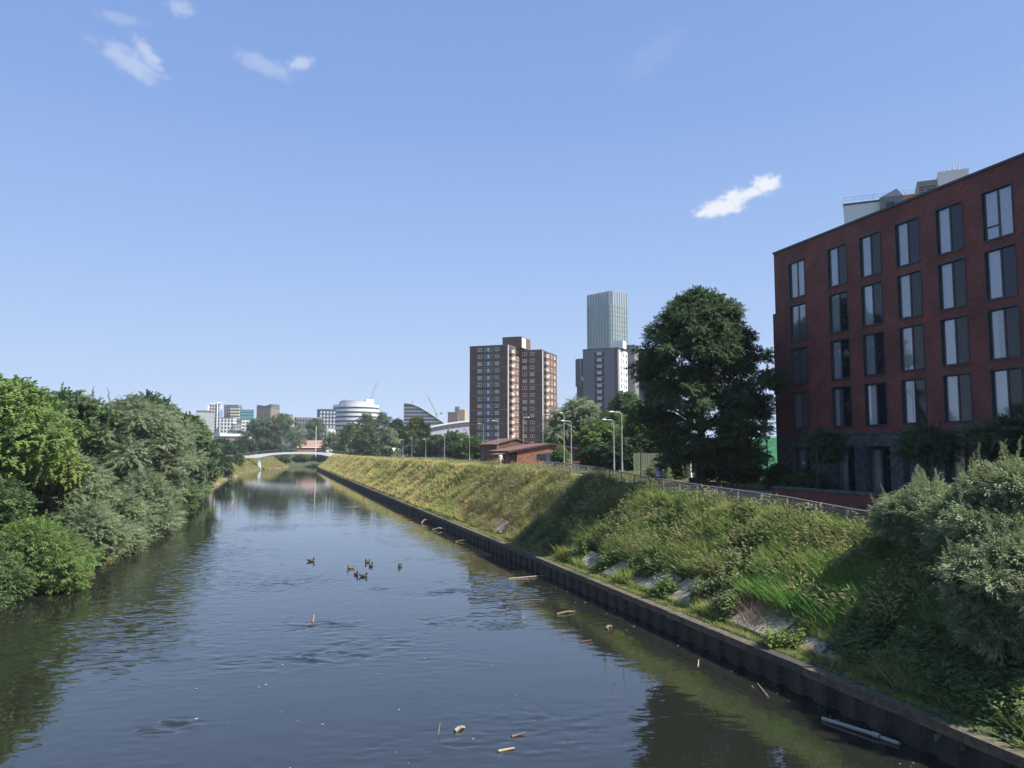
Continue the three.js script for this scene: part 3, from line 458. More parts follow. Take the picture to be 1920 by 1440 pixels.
scatter('ledge_moss_grass', 'short yellow green moss and grass on the ledge above the river wall', TUFT.fine, GRASS, 508, 9000, R => { const z = -9 - 120 * Math.pow(R(), 1.3), x = 16.66 + 0.75 * R(); if (N3(z * 0.5, x, 3) < -0.25 && R() < 0.8) return null; return [x, z, 0.07 + 0.10 * R(), straw(R, 0.3 + 0.5 * fbm(z * 0.4, x, 6)), 0, 2]; });
scatter('dead_stalks', 'dead brown stalks and bare twigs on the lower bank', tuft(16, 0.022, 0.9, 12, 0.3), leafMat([0.20, 0.145, 0.095], 0.15), 509, 420, R => { const z = R() < 0.5 ? -24 - 5 * R() : -54 - 22 * R(), x = 17.6 + 1.9 * R(); if (fbm(x * 0.6, z * 0.3, 50) < -0.05) return null; const v = 0.7 + 0.9 * R(); return [x, z, 0.5 + 0.35 * R(), new THREE.Color().setRGB(v, v, v)]; });
scatter('lush_grass', 'bright green lush grass patch left of the silvery bushes', TUFT.fine, GRASS, 511, 3600, R => { const z = -22.6 - 6 * R(), x = 18.5 + 2.4 * R(); if (fbm(x * 0.8, z * 0.8, 70) < -0.12) return null; const v = 0.8 + 0.4 * R(); return [x, z, 0.5 + 0.35 * R(), new THREE.Color().setRGB(0.17 * v, 0.36 * v, 0.055 * v), (R() - 0.5) * 0.3]; });
const seedG = (() => { const Q = rng(19), tr = [], m = new THREE.Matrix4(), q = new THREE.Quaternion(), e = new THREE.Euler(); for (let k = 0; k < 7; k++) { const a = Q() * 6.28, o = 0.08 + 0.3 * Q(), h = 0.55 + 0.5 * Q(); e.set(-0.9 + 0.9 * Q(), a, 0, 'YXZ'); for (const tw of [0, 1.57]) { m.compose(new THREE.Vector3(Math.sin(a) * o, h, Math.cos(a) * o), q.setFromEuler(new THREE.Euler(e.x, e.y, tw, 'YXZ')), new THREE.Vector3(1, 1, 1)); tr.push(...leafQuad(0.20, 0.05, 0, m)); } } return fromTris(tr); })();
scatter('seeding_grass', 'pale feathery seed heads standing above the bank grass', seedG, leafMat([0.33, 0.33, 0.17], 0.4), 510, 3300, R => { const z = -19 - 62 * R(), x = 18.6 + 3.9 * R(); if (fbm(x * 0.5, z * 0.4, 60) < 0.0) return null; const v = 0.7 + 0.7 * R(); return [x, z, 0.75 + 0.4 * R(), new THREE.Color().setRGB(v, v * lerp(0.9, 1.05, R()), v * 0.9), (R() - 0.5) * 0.4]; });
// yellow green clumps on the ledge, each one a plant
for (const [k, [how, x, z, s]] of [['nearest the brambles, over the coping', 17.3, -23.9, 0.95], ['above the largest bare slab', 18.9, -26.2, 0.8], ['second from the brambles', 17.5, -29.3, 0.7], ['third from the brambles, tallest of the row', 17.6, -33.0, 0.95], ['fourth from the brambles', 17.6, -37.2, 0.9], ['where the building shadow ends', 17.7, -46.2, 1.0], ['just past the boulder', 17.5, -44.6, 0.6]].entries()) {
  const t = thing('weed_clump', 'yellow green weed clump on the ledge, ' + how, 'plant', [x, height(x, z), z], k * 1.3, 'weed clumps on the ledge'), R = rng(600 + k), im = new THREE.InstancedMesh(k % 3 == 0 ? weedG : TUFT.fine, k % 3 == 0 ? leafMat([0.13, 0.20, 0.035]) : GRASS, 60);
  for (let i = 0; i < 60; i++) { const a = R() * 6.28, d = Math.sqrt(R()) * s * 0.75; DUMMY.position.set(Math.cos(a) * d, 0, Math.sin(a) * d); DUMMY.rotation.set((R() - 0.5) * 0.5, a, (R() - 0.5) * 0.5); DUMMY.scale.setScalar(s * (0.4 + 0.5 * R())); DUMMY.updateMatrix(); im.setMatrixAt(i, DUMMY.matrix); im.setColorAt(i, k % 3 == 0 ? COL.setRGB(1, 1, 1) : COL.setRGB(0.26 + 0.12 * R(), 0.37, 0.08)); }
  im.name = 'leaves'; im.userData.kind = 'stuff'; shadows(im); t.add(im);
}

// ------------------------------------------------------------------ the red brick residence on the right
{
  const b = thing('brick_residence', 'five storey red brick residence with grey ground floor at the right', 'building', [33, 5.3, -45.6], -Math.PI / 2);
  const W = 34, cols = [2.4, 6.3]; for (let x = 9.1; x < W - 1.5; x += 2.8) cols.push(x);
  const rows = [3.95, 6.87, 9.79, 12.72], ww = 1.62, wh = 2.42, y0 = 3.6, y1 = 16.2, th = 0.32, wall = [];
  const ys = [y0]; for (const y of rows) ys.push(y, y + wh); ys.push(y1);
  for (let k = 0; k < ys.length; k += 2) wall.push(span(0, W, ys[k], ys[k + 1], -th, 0));
  for (const y of rows) { let x = 0; for (const c of cols) { wall.push(span(x, c - ww / 2, y, y + wh, -th, 0)); x = c + ww / 2; } wall.push(span(x, W, y, y + wh, -th, 0)); }
  wall.push(span(0, 0.3, y0, y1, -12, -th), span(W - 0.3, W, y0, y1, -12, -th), span(0.3, W - 0.3, y0, y1, -12, -11.7));
  part(b, 'brick_wall', merge(wall), M.redBrick);
  part(b, 'end_wing', merge([span(-0.5, -0.003, 0, 12.05, -9, -0.15)]), M.redBrick);
  part(b, 'roof', span(0.3, W - 0.3, 15.5, 15.7, -11.7, -th), M.darkGrey);
  part(b, 'parapet_coping', merge([span(-0.06, W + 0.06, y1 + 0.003, y1 + 0.13, -th - 0.06, 0.07), span(-0.06, 0.36, y1 + 0.003, y1 + 0.13, -12, -th - 0.063)]), M.darkFrame);
  part(b, 'floor_slab', merge([2.9, 5.85, 8.8, 11.7].map(y => span(0.31, W - 0.31, y, y + 0.22, -11.6, -0.9))), M.interior);
  part(b, 'inner_wall', span(0.31, W - 0.31, 0.2, 15.4, -3.4, -3.2), M.interior);
  const d = 0.09, fr = 0.07, frameG = merge([span(-ww / 2, -ww / 2 + fr, 0, wh, -d - 0.06, -d), span(ww / 2 - fr, ww / 2, 0, wh, -d - 0.06, -d), span(-ww / 2 + fr, ww / 2 - fr, 0, fr, -d - 0.06, -d), span(-ww / 2 + fr, ww / 2 - fr, wh - fr, wh, -d - 0.06, -d), span(-0.05, 0.05, fr, wh - fr, -d - 0.06, -d)]);
  const revealG = merge([span(-ww / 2 - 0.05, -ww / 2 + 0.012, -0.05, wh + 0.05, -d + 0.004, 0.03), span(ww / 2 - 0.012, ww / 2 + 0.05, -0.05, wh + 0.05, -d + 0.004, 0.03), span(-ww / 2 + 0.013, ww / 2 - 0.013, wh - 0.012, wh + 0.05, -d + 0.004, 0.03), span(-ww / 2 + 0.013, ww / 2 - 0.013, -0.05, 0.012, -d + 0.004, 0.06)]);
  const halfL = span(-ww / 2 + fr, -0.05, fr, wh - fr, -d - 0.04, -d - 0.025), halfR = span(0.05, ww / 2 - fr, fr, wh - fr, -d - 0.04, -d - 0.025);
  const transom = span(-ww / 2 + fr, -0.05, 0.62, 0.69, -d - 0.06, -d + 0.004), R = rng(31);
  const curt = (x0, x1, sd) => { const g = new THREE.PlaneGeometry(x1 - x0, wh - 0.16, 16, 1), p = g.attributes.position; for (let i = 0; i < p.count; i++) p.setZ(i, 0.02 * Math.sin(p.getX(i) * 38 + sd)); g.computeVertexNormals(); const g2 = g.clone().translate(0, 0, -0.01); return merge([g, g2]).translate((x0 + x1) / 2, wh / 2, -d - 0.085); };
  const cG = [curt(-ww / 2 + fr, -0.06, 0), curt(-ww / 2 + fr, -0.10, 2), curt(-ww / 2 + fr, ww / 2 - fr, 1), curt(-ww / 2 + fr, -0.42, 3)];
  rows.forEach((y, r) => cols.forEach((c, k) => {
    const w = new THREE.Group(); w.name = 'window'; w.position.set(c, y, 0); b.add(w);
    part(w, 'frame', frameG, M.darkFrame); part(w, 'reveal', revealG, M.darkFrame);
    const two = k == 0 || (r == 3 && k == 5), open = r == 0 && (k == 2 || k == 3);
    if (open) { const s = part(w, 'open_sash', merge([span(0, 0.72, fr, wh - fr, -0.012, 0)]), M.pane); s.position.set(-ww / 2 + fr, 0, -d - 0.05); s.rotation.y = 0.5 - 0.15 * k; }
    else part(w, 'pane', halfL, M.pane);
    part(w, 'pane', halfR, two ? M.pane : M.darkGlass);
    if (r == 3 && k == 5) part(w, 'transom', transom, M.darkFrame);
    if (!(r == 1 && k == 0) && !(r == 2 && k == 0)) part(w, 'curtain', two && r == 3 ? cG[2] : (r == 0 && k == 1) || R() < 0.18 ? cG[3] : cG[Math.floor(R() * 2)], R() < 0.45 ? M.curtain : M.curtainDim);
  }));
  // grey ground floor
  const piers = [], open = [], gw = 1.9; let x = 0; for (const c of cols) { piers.push(span(x, c - gw / 2, 0, 2.75, -0.42, 0.05)); open.push(c); x = c + gw / 2; } piers.push(span(x, W, 0, 2.75, -0.42, 0.05));
  part(b, 'grey_pier_wall', merge(piers), M.greyStone);
  part(b, 'grey_band', merge([span(-0.02, W + 0.02, 2.753, 3.47, -0.42, 0.07), span(-0.05, W + 0.05, 3.473, 3.597, -0.42, 0.12)]), M.greyStone);
  const gG = merge([span(-gw / 2, -gw / 2 + 0.06, 0.1, 2.75, -0.36, -0.3), span(gw / 2 - 0.06, gw / 2, 0.1, 2.75, -0.36, -0.3), span(-0.04, 0.04, 0.1, 2.75, -0.36, -0.3), span(-gw / 2 + 0.06, gw / 2 - 0.06, 0.05, 0.12, -0.36, -0.3)]);
  const gP = [span(-gw / 2 + 0.06, -0.04, 0.12, 2.75, -0.34, -0.325), span(0.04, gw / 2 - 0.06, 0.12, 2.75, -0.34, -0.325)], gC = curt(-0.85, -0.35, 1).scale(1, 1.08, 1).translate(0, 0, -0.3), gC2 = curt(-0.62, -0.2, 4).scale(1, 1.08, 1).translate(0, 0, -0.3);
  open.forEach((c, k) => { const w = new THREE.Group(); w.name = 'ground_floor_window'; w.position.set(c, 0, 0); b.add(w); part(w, 'frame', gG, M.darkFrame); part(w, 'pane', gP[0], M.pane); part(w, 'pane', gP[1], M.darkGlass); part(w, 'curtain', k % 2 ? gC2 : gC, k == 0 ? M.curtain : M.curtainTan); });
  part(b, 'plinth', span(-0.02, W, -0.6, 0, -0.4, 0.09), M.greyStone);
}
{ // retaining wall, terrace edge and path railing
  const w = thing('retaining_wall', 'low red brick retaining wall with grey coping below the residence', 'wall', [27.5, 0, -38.5]);
  part(w, 'brickwork', span(-0.18, 0.18, 3.4, 5.66, 0, 34), M.redBrick); part(w, 'coping', span(-0.24, 0.26, 5.663, 5.78, -0.03, 34), M.greyStone);
  const p = thing('garden_wall', 'low grey stone wall continuing the red wall under the big tree', 'wall', [27.5, 0, -38.6]); part(p, 'stonework', span(-0.15, 0.15, 4.2, 5.36, -14, -0.05), M.greyStone); part(p, 'coping', span(-0.2, 0.2, 5.363, 5.43, -14, -0.05), M.midGrey);
  const f = thing('path_railing', 'grey steel railing with mesh panels along the promenade edge', 'railing', [22.75, 0, 0]);
  const postG = box(0.07, 1.22, 0.07, 0, 0.56, 0), n = 29;
  for (let k = 0; k <= n; k++) {
    const z = -7 - k * 2, y = crest(z); part(f, 'post', postG, M.railPost).position.set(0, y, z);
    if (k == n) break;
    const y2 = crest(z - 2), rail = h => limb([0, y + h, z - 0.03], [0, y2 + h, z - 1.97], 0.024, 0.024, 6);
    part(f, 'top_rail', limb([0, y + 1.16, z], [0, y2 + 1.16, z - 2], 0.032, 0.032, 6), M.railPost); part(f, 'bottom_rail', rail(0.14), M.rail);
    const bars = []; for (let j = 1; j < 20; j++) { const t = j / 20; bars.push(box(0.012, 0.98, 0.014, 0, lerp(y, y2, t) + 0.64, z - 2 * t)); }
    part(f, 'bar_panel', merge(bars), M.rail);
  }
}
{ // stone walls and boulders where the railing begins
  const s = thing('stone_ramp_wall', 'pale weathered stone wall curving down at the end of the railing', 'wall', [0, 0, 0]);
  const pts = [[22.9, -78, 0.75], [23.3, -75.2, 0.6], [23.6, -72.2, 0.55], [23.4, -69.4, 0.5], [23.0, -66.8, 0.7], [22.9, -65.2, 0.45]], R = rng(12);
  for (let k = 0; k < pts.length - 1; k++) for (let j = 0; j < 4; j++) { const t = (j + 0.5) / 4, x = lerp(pts[k][0], pts[k + 1][0], t), z = lerp(pts[k][1], pts[k + 1][1], t), h = lerp(pts[k][2], pts[k + 1][2], t) * (0.9 + 0.2 * R()); const o = part(s, 'stone_block', box(0.42, h, 0.66, 0, h / 2 - 0.1, 0), k == 2 || k == 3 ? M.concrete : M.stone); o.position.set(x, crest(z), z); o.rotation.y = (R() - 0.5) * 0.2; }
}
function rock(s, seed, flat = 0.7) { const g = new THREE.IcosahedronGeometry(s, 2), p = g.attributes.position; for (let i = 0; i < p.count; i++) { const x = p.getX(i), y = p.getY(i), z = p.getZ(i), k = 1 + 0.45 * N3(x / s * 1.1 + seed, y / s * 1.1, z / s * 1.1) + 0.16 * N3(x / s * 2.8, y / s * 2.8 + seed, z / s * 2.8); p.setXYZ(i, x * k, y * k * flat, z * k); } g.computeVertexNormals(); return metric(g); }
{
  for (const [k, [how, x, z, s]] of [['in the shadow wedge by the coping', 17.7, -48.6, 0.42], ['second in the shadow wedge, a little higher', 18.0, -50.2, 0.5], ['rounded and pale, between two weed clumps', 17.7, -45.3, 0.36], ['small, on the ledge farther along', 17.3, -58.2, 0.3], ['among brown stems on the far ledge', 18.0, -72.0, 0.55]].entries()) { const o = solo('boulder', rock(s, k * 9 + 2), M.stone, 'grey boulder on the bank ' + how, 'boulder', 'boulders on the bank'); o.position.set(x, height(x, z) + s * 0.2, z); }
  const R = rng(71), im = new THREE.InstancedMesh(rock(1, 4), M.stone, 900);
  for (let i = 0; i < 900; i++) { const z = -120 - 262 * R(), s = 0.15 + 0.35 * R() * R(); DUMMY.position.set(leftEdge(z) + 0.5 * (R() - 0.3) + 0.8 * fbm(z * 0.12, 4.4, 1), 0.08, z); DUMMY.rotation.set(R() * 6, R() * 6, R() * 6); DUMMY.scale.setScalar(s); DUMMY.updateMatrix(); im.setMatrixAt(i, DUMMY.matrix); const v = 0.8 + 0.7 * R(); im.setColorAt(i, COL.setRGB(v * 1.1, v, v * 0.9)); }
  im.name = 'waterline_stones'; shadows(im); scene.add(im); tag(im, 'brown stones lining the left waterline towards the footbridge', 'stones', null, 'stuff');
  const im2 = new THREE.InstancedMesh(rock(1, 14), M.stone, 520);
  for (let i = 0; i < 520; i++) { const z = -13 - 40 * R(), x = QX - 0.3 - 8 * R() * R(), s = 0.05 + 0.16 * R() * R(); DUMMY.position.set(x, height(x, z) + s * 0.2, z); DUMMY.rotation.set(R() * 6, R() * 6, R() * 6); DUMMY.scale.setScalar(s); DUMMY.updateMatrix(); im2.setMatrixAt(i, DUMMY.matrix); const v = 0.6 + 1.0 * R(); im2.setColorAt(i, COL.setRGB(v * 1.05, v, v * 0.8)); }
  im2.name = 'riverbed_stones'; shadows(im2); scene.add(im2); tag(im2, 'small stones on the shallow riverbed near the right wall', 'stones', null, 'stuff');
}
{ // things behind the path under the big tree
  const g = thing('green_hoarding', 'bright green metal hoarding panel between the big tree and the residence', 'hoarding', [36.8, height(37.4, -52.6), -52.6], 0.42);
  for (let k = 0; k < 4; k++) part(g, 'panel_sheet', span(-1.5, 1.9, 0.35 + k * 0.78, 1.12 + k * 0.78, -0.03 - (k % 2) * 0.015, 0.02), M.greenPanel);
  part(g, 'top_trim', span(-1.55, 1.95, 3.48, 3.62, -0.05, 0.06), M.greenTrim); part(g, 'end_post', span(1.903, 2.0, 0, 3.6, -0.05, 0.05), M.galv);
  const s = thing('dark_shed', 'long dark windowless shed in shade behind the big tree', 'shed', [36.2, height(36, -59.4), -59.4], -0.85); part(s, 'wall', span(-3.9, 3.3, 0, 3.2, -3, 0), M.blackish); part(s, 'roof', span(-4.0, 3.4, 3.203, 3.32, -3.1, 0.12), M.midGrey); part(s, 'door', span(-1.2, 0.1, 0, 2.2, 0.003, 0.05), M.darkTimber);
  const p = thing('pale_fence', 'pale green timber fence in shade left of the big tree', 'fence', [34.6, height(34.6, -68), -68], -0.35); for (let k = 0; k < 14; k++) part(p, 'board', box(0.2, 1.85 + 0.04 * (k % 3), 0.03, -1.5 + k * 0.225, 0.92, 0), k % 2 ? std([0.20, 0.235, 0.14], 0.9) : std([0.24, 0.26, 0.17], 0.9)); part(p, 'rail', span(-1.6, 1.6, 1.3, 1.4, -0.06, -0.018), M.darkTimber);
  const h = thing('grey_outbuilding', 'pale grey rendered outbuilding wall behind the hedge', 'building', [40.8, height(40, -82), -82.5], -0.35); part(h, 'wall', span(-2.6, 2.6, 0, 3.0, -3, 0), M.paleGrey); part(h, 'roof', span(-2.7, 2.7, 3.003, 3.15, -3.1, 0.15), M.darkGrey);
  const w = thing('white_post', 'white ornamental lamp column standing under the big tree', 'post', [31.7, height(31.7, -55.3), -55.3]); part(w, 'base', new THREE.CylinderGeometry(0.09, 0.13, 0.8, 10).translate(0, 0.4, 0), M.white); part(w, 'shaft', new THREE.CylinderGeometry(0.035, 0.05, 1.7, 10).translate(0, 1.65, 0), M.white); part(w, 'finial', new THREE.LatheGeometry([[0.036, 0], [0.06, 0.08], [0.03, 0.2], [0.0, 0.3]].map(a => new THREE.Vector2(...a)), 10).translate(0, 2.5, 0), M.white); part(w, 'collar', new THREE.CylinderGeometry(0.075, 0.075, 0.07, 10).translate(0, 0.84, 0), M.white);
  const c = thing('utility_cabinet', 'grey utility cabinet on a plinth under the big tree', 'cabinet', [29.9, height(29.9, -51), -51], -0.5); part(c, 'body', span(-0.3, 0.3, 0.5, 1.65, -0.2, 0.2), M.midGrey); part(c, 'plinth', span(-0.7, 0.5, 0, 0.5, -0.3, 0.3), M.darkGrey); part(c, 'door', span(-0.24, 0.24, 0.58, 1.58, 0.203, 0.23), M.paleGrey);
  const postL = ['nearest the red retaining wall', 'before the green hoarding', 'between hoarding and cabinet', 'behind the walking person'];
  for (const [k, [x, z, hh]] of [[28.6, -36.2, 2.6], [30.6, -43.6, 3.1], [28.4, -44.2, 1.7], [28.4, -57.5, 2.9]].entries()) { const q = thing('iron_post', 'thin black iron post on the terrace ' + postL[k], 'post', [x, height(x, z), z], 0, 'black posts on the terrace'); part(q, 'shaft', new THREE.CylinderGeometry(0.04, 0.05, hh, 8).translate(0, hh / 2, 0), M.steelBlack); part(q, 'cap', new THREE.SphereGeometry(0.06, 8, 6).translate(0, hh + 0.02, 0), M.steelBlack); }
  const bb = thing('hoop_stand', 'dark steel cycle hoop stand on the terrace', 'cycle stand', [28.7, height(28.7, -45.6), -45.6], -1.0); part(bb, 'hoop', new THREE.TubeGeometry(new THREE.CatmullRomCurve3([[-0.55, 0, 0], [-0.55, 0.7, 0], [-0.3, 1.0, 0], [0.3, 1.0, 0], [0.55, 0.7, 0], [0.55, 0, 0]].map(a => new THREE.Vector3(...a))), 24, 0.035, 6), M.rail);
}

// ------------------------------------------------------------------ street lamps
{
  const order = ['first', 'second', 'third', 'fourth', 'fifth', 'sixth', 'seventh', 'eighth', 'ninth', 'tenth', 'eleventh', 'twelfth', 'thirteenth'];
  const L = [[26.6, -57.2, 10.75, 2], [28.3, -62.5, 10.35, 1], [29.0, -74.6, 10.7, 1], [33.2, -87.8, 12.2, 0], [39.6, -114, 13.3, -1], [41.3, -129.2, 13.5, -1], [38.6, -136, 13.1, 1], [39.5, -150, 13.0, 1], [36.8, -150.5, 11.3, 0], [33.7, -159.8, 10.8, 0], [35.3, -189.8, 10.5, 0], [41.8, -249, 11.7, 0], [33.8, -216.5, 10.8, 0]];
  L.forEach(([x, z, top, kind], i) => {
    const y = height(x, z), h = top - y, t = thing('street_lamp', `pale steel street lamp, ${order[i]} to the left of the big dark tree`, 'street lamp', [x, y, z], 0.3, 'street lamps along the promenade'), m = kind == 2 || i == 3 ? M.galv : M.galv;
    part(t, 'column_base', new THREE.CylinderGeometry(0.075, 0.085, 1.3, 10).translate(0, 0.65, 0), m);
    part(t, 'column', new THREE.CylinderGeometry(0.038, 0.058, h - 1.3, 10).translate(0, 1.3 + (h - 1.3) / 2, 0), m);
    const s = kind < 0 ? 1 : -1, a = kind == 0 ? 0.25 : 0.85;
    part(t, 'arm', new THREE.TubeGeometry(new THREE.CatmullRomCurve3([[0, h - 0.05, 0], [s * 0.08, h + 0.08, 0], [s * 0.3 * a, h + 0.13, 0], [s * a, h + 0.13, 0]].map(v => new THREE.Vector3(...v))), 12, 0.035, 6), m);
    const head = part(t, 'lamp_head', new THREE.LatheGeometry([[0, -0.05], [0.1, -0.05], [0.16, 0], [0.12, 0.07], [0, 0.1]].map(v => new THREE.Vector2(...v)), 12).scale(2.0, 1, 1).translate(s * (a + 0.22), h + 0.13, 0), M.silver);
    part(head, 'lens', new THREE.CylinderGeometry(0.1, 0.09, 0.03, 12).scale(2, 1, 1).translate(s * (a + 0.22), h + 0.065, 0), M.lampGlass);
  });
  const s = thing('road_sign', 'small triangular road sign by the far end of the promenade', 'sign', [33.5, height(33.5, -232), -232], 0.3); part(s, 'post', new THREE.CylinderGeometry(0.05, 0.05, 2.4, 8).translate(0, 1.2, 0), M.galv); part(s, 'plate', new THREE.CylinderGeometry(0.75, 0.75, 0.04, 3).rotateX(Math.PI / 2).translate(0, 2.6, 0.08), M.white);
}

// ------------------------------------------------------------------ people and ducks
function skin(bones, lo, hi, res, k, colour) { // tapered capsules joined by a smooth minimum
  const mc = new MarchingCubes(res, M.white, false, false, 60000), c = [0, 1, 2].map(i => (lo[i] + hi[i]) / 2), s = Math.max(...[0, 1, 2].map(i => hi[i] - lo[i])) / 2;
  const a = new THREE.Vector3(), ab = new THREE.Vector3(), p = new THREE.Vector3(), q = new THREE.Vector3();
  mc.isolation = 0;
  for (let z = 0; z < res; z++) for (let y = 0; y < res; y++) for (let x = 0; x < res; x++) {
    p.set(c[0] + ((x - res / 2) / (res / 2)) * s, c[1] + ((y - res / 2) / (res / 2)) * s, c[2] + ((z - res / 2) / (res / 2)) * s); let d = 9;
    for (const [A, B, r0, r1] of bones) { a.set(...A); ab.set(...B).sub(a); q.copy(p).sub(a); const t = clamp(q.dot(ab) / Math.max(1e-6, ab.lengthSq())), e = q.addScaledVector(ab, -t).length() - lerp(r0, r1, t), h = clamp(0.5 + 0.5 * (d - e) / k); d = lerp(d, e, h) - k * h * (1 - h); }
    mc.field[z * res * res + y * res + x] = -d;
  }
  mc.update();
  const n = mc.count, g = new THREE.BufferGeometry(), pos = new Float32Array(n * 3), col = new Float32Array(n * 3);
  for (let i = 0; i < n; i++) { for (let j = 0; j < 3; j++) pos[i * 3 + j] = mc.positionArray[i * 3 + j] * s + c[j]; col.set(colour(pos[i * 3], pos[i * 3 + 1], pos[i * 3 + 2]), i * 3); }
  g.setAttribute('position', new THREE.BufferAttribute(pos, 3)); g.setAttribute('normal', new THREE.BufferAttribute(mc.normalArray.slice(0, n * 3), 3)); g.setAttribute('color', new THREE.BufferAttribute(col, 3)); return g;
}
{
  const hand = (x, y, z) => [0, 1, 2, 3].map(k => [[x, y, z + (k - 1.5) * 0.02], [x + 0.01, y - 0.075 + Math.abs(k - 1.4) * 0.008, z + (k - 1.5) * 0.024 + 0.015], 0.009, 0.008]).concat([[[x, y + 0.03, z + 0.03], [x - 0.01, y - 0.02, z + 0.065], 0.010, 0.008]]);
  const B = [[[0, 0.95, 0], [0, 1.22, 0], 0.135, 0.15], [[-0.13, 1.38, 0], [0.13, 1.38, 0], 0.085, 0.085], [[0, 1.22, 0], [0, 1.38, 0], 0.15, 0.12], [[0, 1.42, 0.01], [0, 1.52, 0.02], 0.058, 0.052], [[0, 1.60, 0.03], [0, 1.645, 0.02], 0.088, 0.098], [[0, 1.60, 0.115], [0, 1.585, 0.13], 0.018, 0.016],
    [[-0.2, 1.38, 0], [-0.25, 1.12, -0.05], 0.062, 0.048], [[-0.25, 1.12, -0.05], [-0.24, 0.9, 0.05], 0.045, 0.034], [[0.2, 1.38, 0], [0.25, 1.12, 0.02], 0.062, 0.048], [[0.25, 1.12, 0.02], [0.24, 0.92, 0.16], 0.045, 0.034], ...hand(-0.24, 0.86, 0.06), ...hand(0.24, 0.88, 0.19),
    [[-0.09, 0.92, 0], [-0.10, 0.5, 0.14], 0.10, 0.066], [[-0.10, 0.5, 0.14], [-0.10, 0.10, 0.10], 0.06, 0.042], [[-0.10, 0.05, 0.08], [-0.11, 0.04, 0.24], 0.045, 0.035], [[0.09, 0.92, 0], [0.10, 0.5, -0.04], 0.10, 0.066], [[0.10, 0.5, -0.04], [0.10, 0.14, -0.28], 0.06, 0.042], [[0.10, 0.09, -0.30], [0.11, 0.045, -0.16], 0.045, 0.035]];
  const person = (label, pos, turn, shirt, legs, skinC, hairC) => {
    const t = thing('person', label, 'person', pos, turn);
    part(t, 'body', skin(B, [-0.95, -0.06, -0.95], [0.95, 1.84, 0.95], 96, 0.04, (x, y, z) => y > 1.46 ? skinC : y > 0.93 && Math.abs(x) < 0.27 + 0 * z && !(Math.abs(x) > 0.215 && y < 1.2) ? shirt : y > 0.8 && Math.abs(x) > 0.2 ? skinC : y < 0.09 ? [0.05, 0.05, 0.05] : legs), new THREE.MeshStandardMaterial({ vertexColors: true, roughness: 0.9 }));
    part(t, 'hair', new THREE.SphereGeometry(0.112, 16, 10, 0, 6.2832, 0, 1.75).rotateX(-0.45).translate(0, 1.65, 0.012), std(hairC, 0.8));
  };
  person('person in a pale shirt and dark trousers walking on the path by the railing', [24.8, crest(-47.5) + 0.03, -47.5], Math.PI - 0.2, [0.50, 0.47, 0.54], [0.03, 0.03, 0.04], [0.45, 0.28, 0.2], [0.05, 0.035, 0.025]);
  person('distant person in a white top before the low brick building', [28.9, height(28.9, -100.5), -100.5], 0.3, [0.72, 0.72, 0.72], [0.5, 0.48, 0.46], [0.5, 0.32, 0.24], [0.06, 0.04, 0.03]);
  const ell = (rx, ry, rz, x, y, z, sx = 14, sy = 10) => new THREE.SphereGeometry(1, sx, sy).scale(rx, ry, rz).translate(x, y, z);
  const bodyG = (() => { const g = new THREE.SphereGeometry(1, 20, 14), p = g.attributes.position; for (let i = 0; i < p.count; i++) { let x = p.getX(i), y = p.getY(i), z = p.getZ(i); const t = (z + 1) / 2, w = 0.75 + 0.25 * Math.sin(t * Math.PI); if (z < -0.2) y += (-0.2 - z) * 0.75; p.setXYZ(i, x * 0.125 * w, y * 0.10 * (z < -0.5 ? 0.75 : 1), z * 0.25); } g.computeVertexNormals(); return g.translate(0, 0.05, 0); })();
  const neckG = merge([limb([0, 0.08, 0.16], [0, 0.21, 0.20], 0.06, 0.04, 10), ell(0.052, 0.055, 0.068, 0, 0.235, 0.215)]), billG = ell(0.022, 0.012, 0.045, 0, 0.222, 0.295, 8, 6);
  const dk = std([0.03, 0.027, 0.025], 0.7), br = std([0.10, 0.075, 0.05], 0.8), gr = std([0.012, 0.04, 0.025], 0.4), bill = std([0.4, 0.28, 0.05], 0.5);
  for (const [x, z, turn, m, hm, label] of [[2.52, -57.2, 1.4, dk, gr, 'dark duck swimming alone, leftmost on the river'], [4.93, -53.1, -1.2, br, br, 'brown duck with pale back, rear left of the duck group'], [5.0, -50.3, 0.3, br, gr, 'duck at the front of the group, left of the green headed one'], [5.35, -49.4, 1.2, dk, gr, 'green headed duck nearest the camera'], [6.3, -55.6, -0.8, dk, dk, 'small dark duck farthest back in the group'], [6.32, -53.7, 2.6, dk, gr, 'upright dark duck trailing a wake'], [8.16, -52.9, -0.5, dk, gr, 'dark duck swimming alone on the right of the group']]) {
    const t = thing('duck', label, 'duck', [x, 0.0, z], turn, 'ducks on the river'); t.scale.setScalar(1.02); part(t, 'body', bodyG, m); const h = part(t, 'head', neckG, hm); part(h, 'bill', billG, bill); part(t, 'tail', new THREE.ConeGeometry(0.045, 0.13, 8).rotateX(-2.0).translate(0, 0.14, -0.26), m);
  }
}
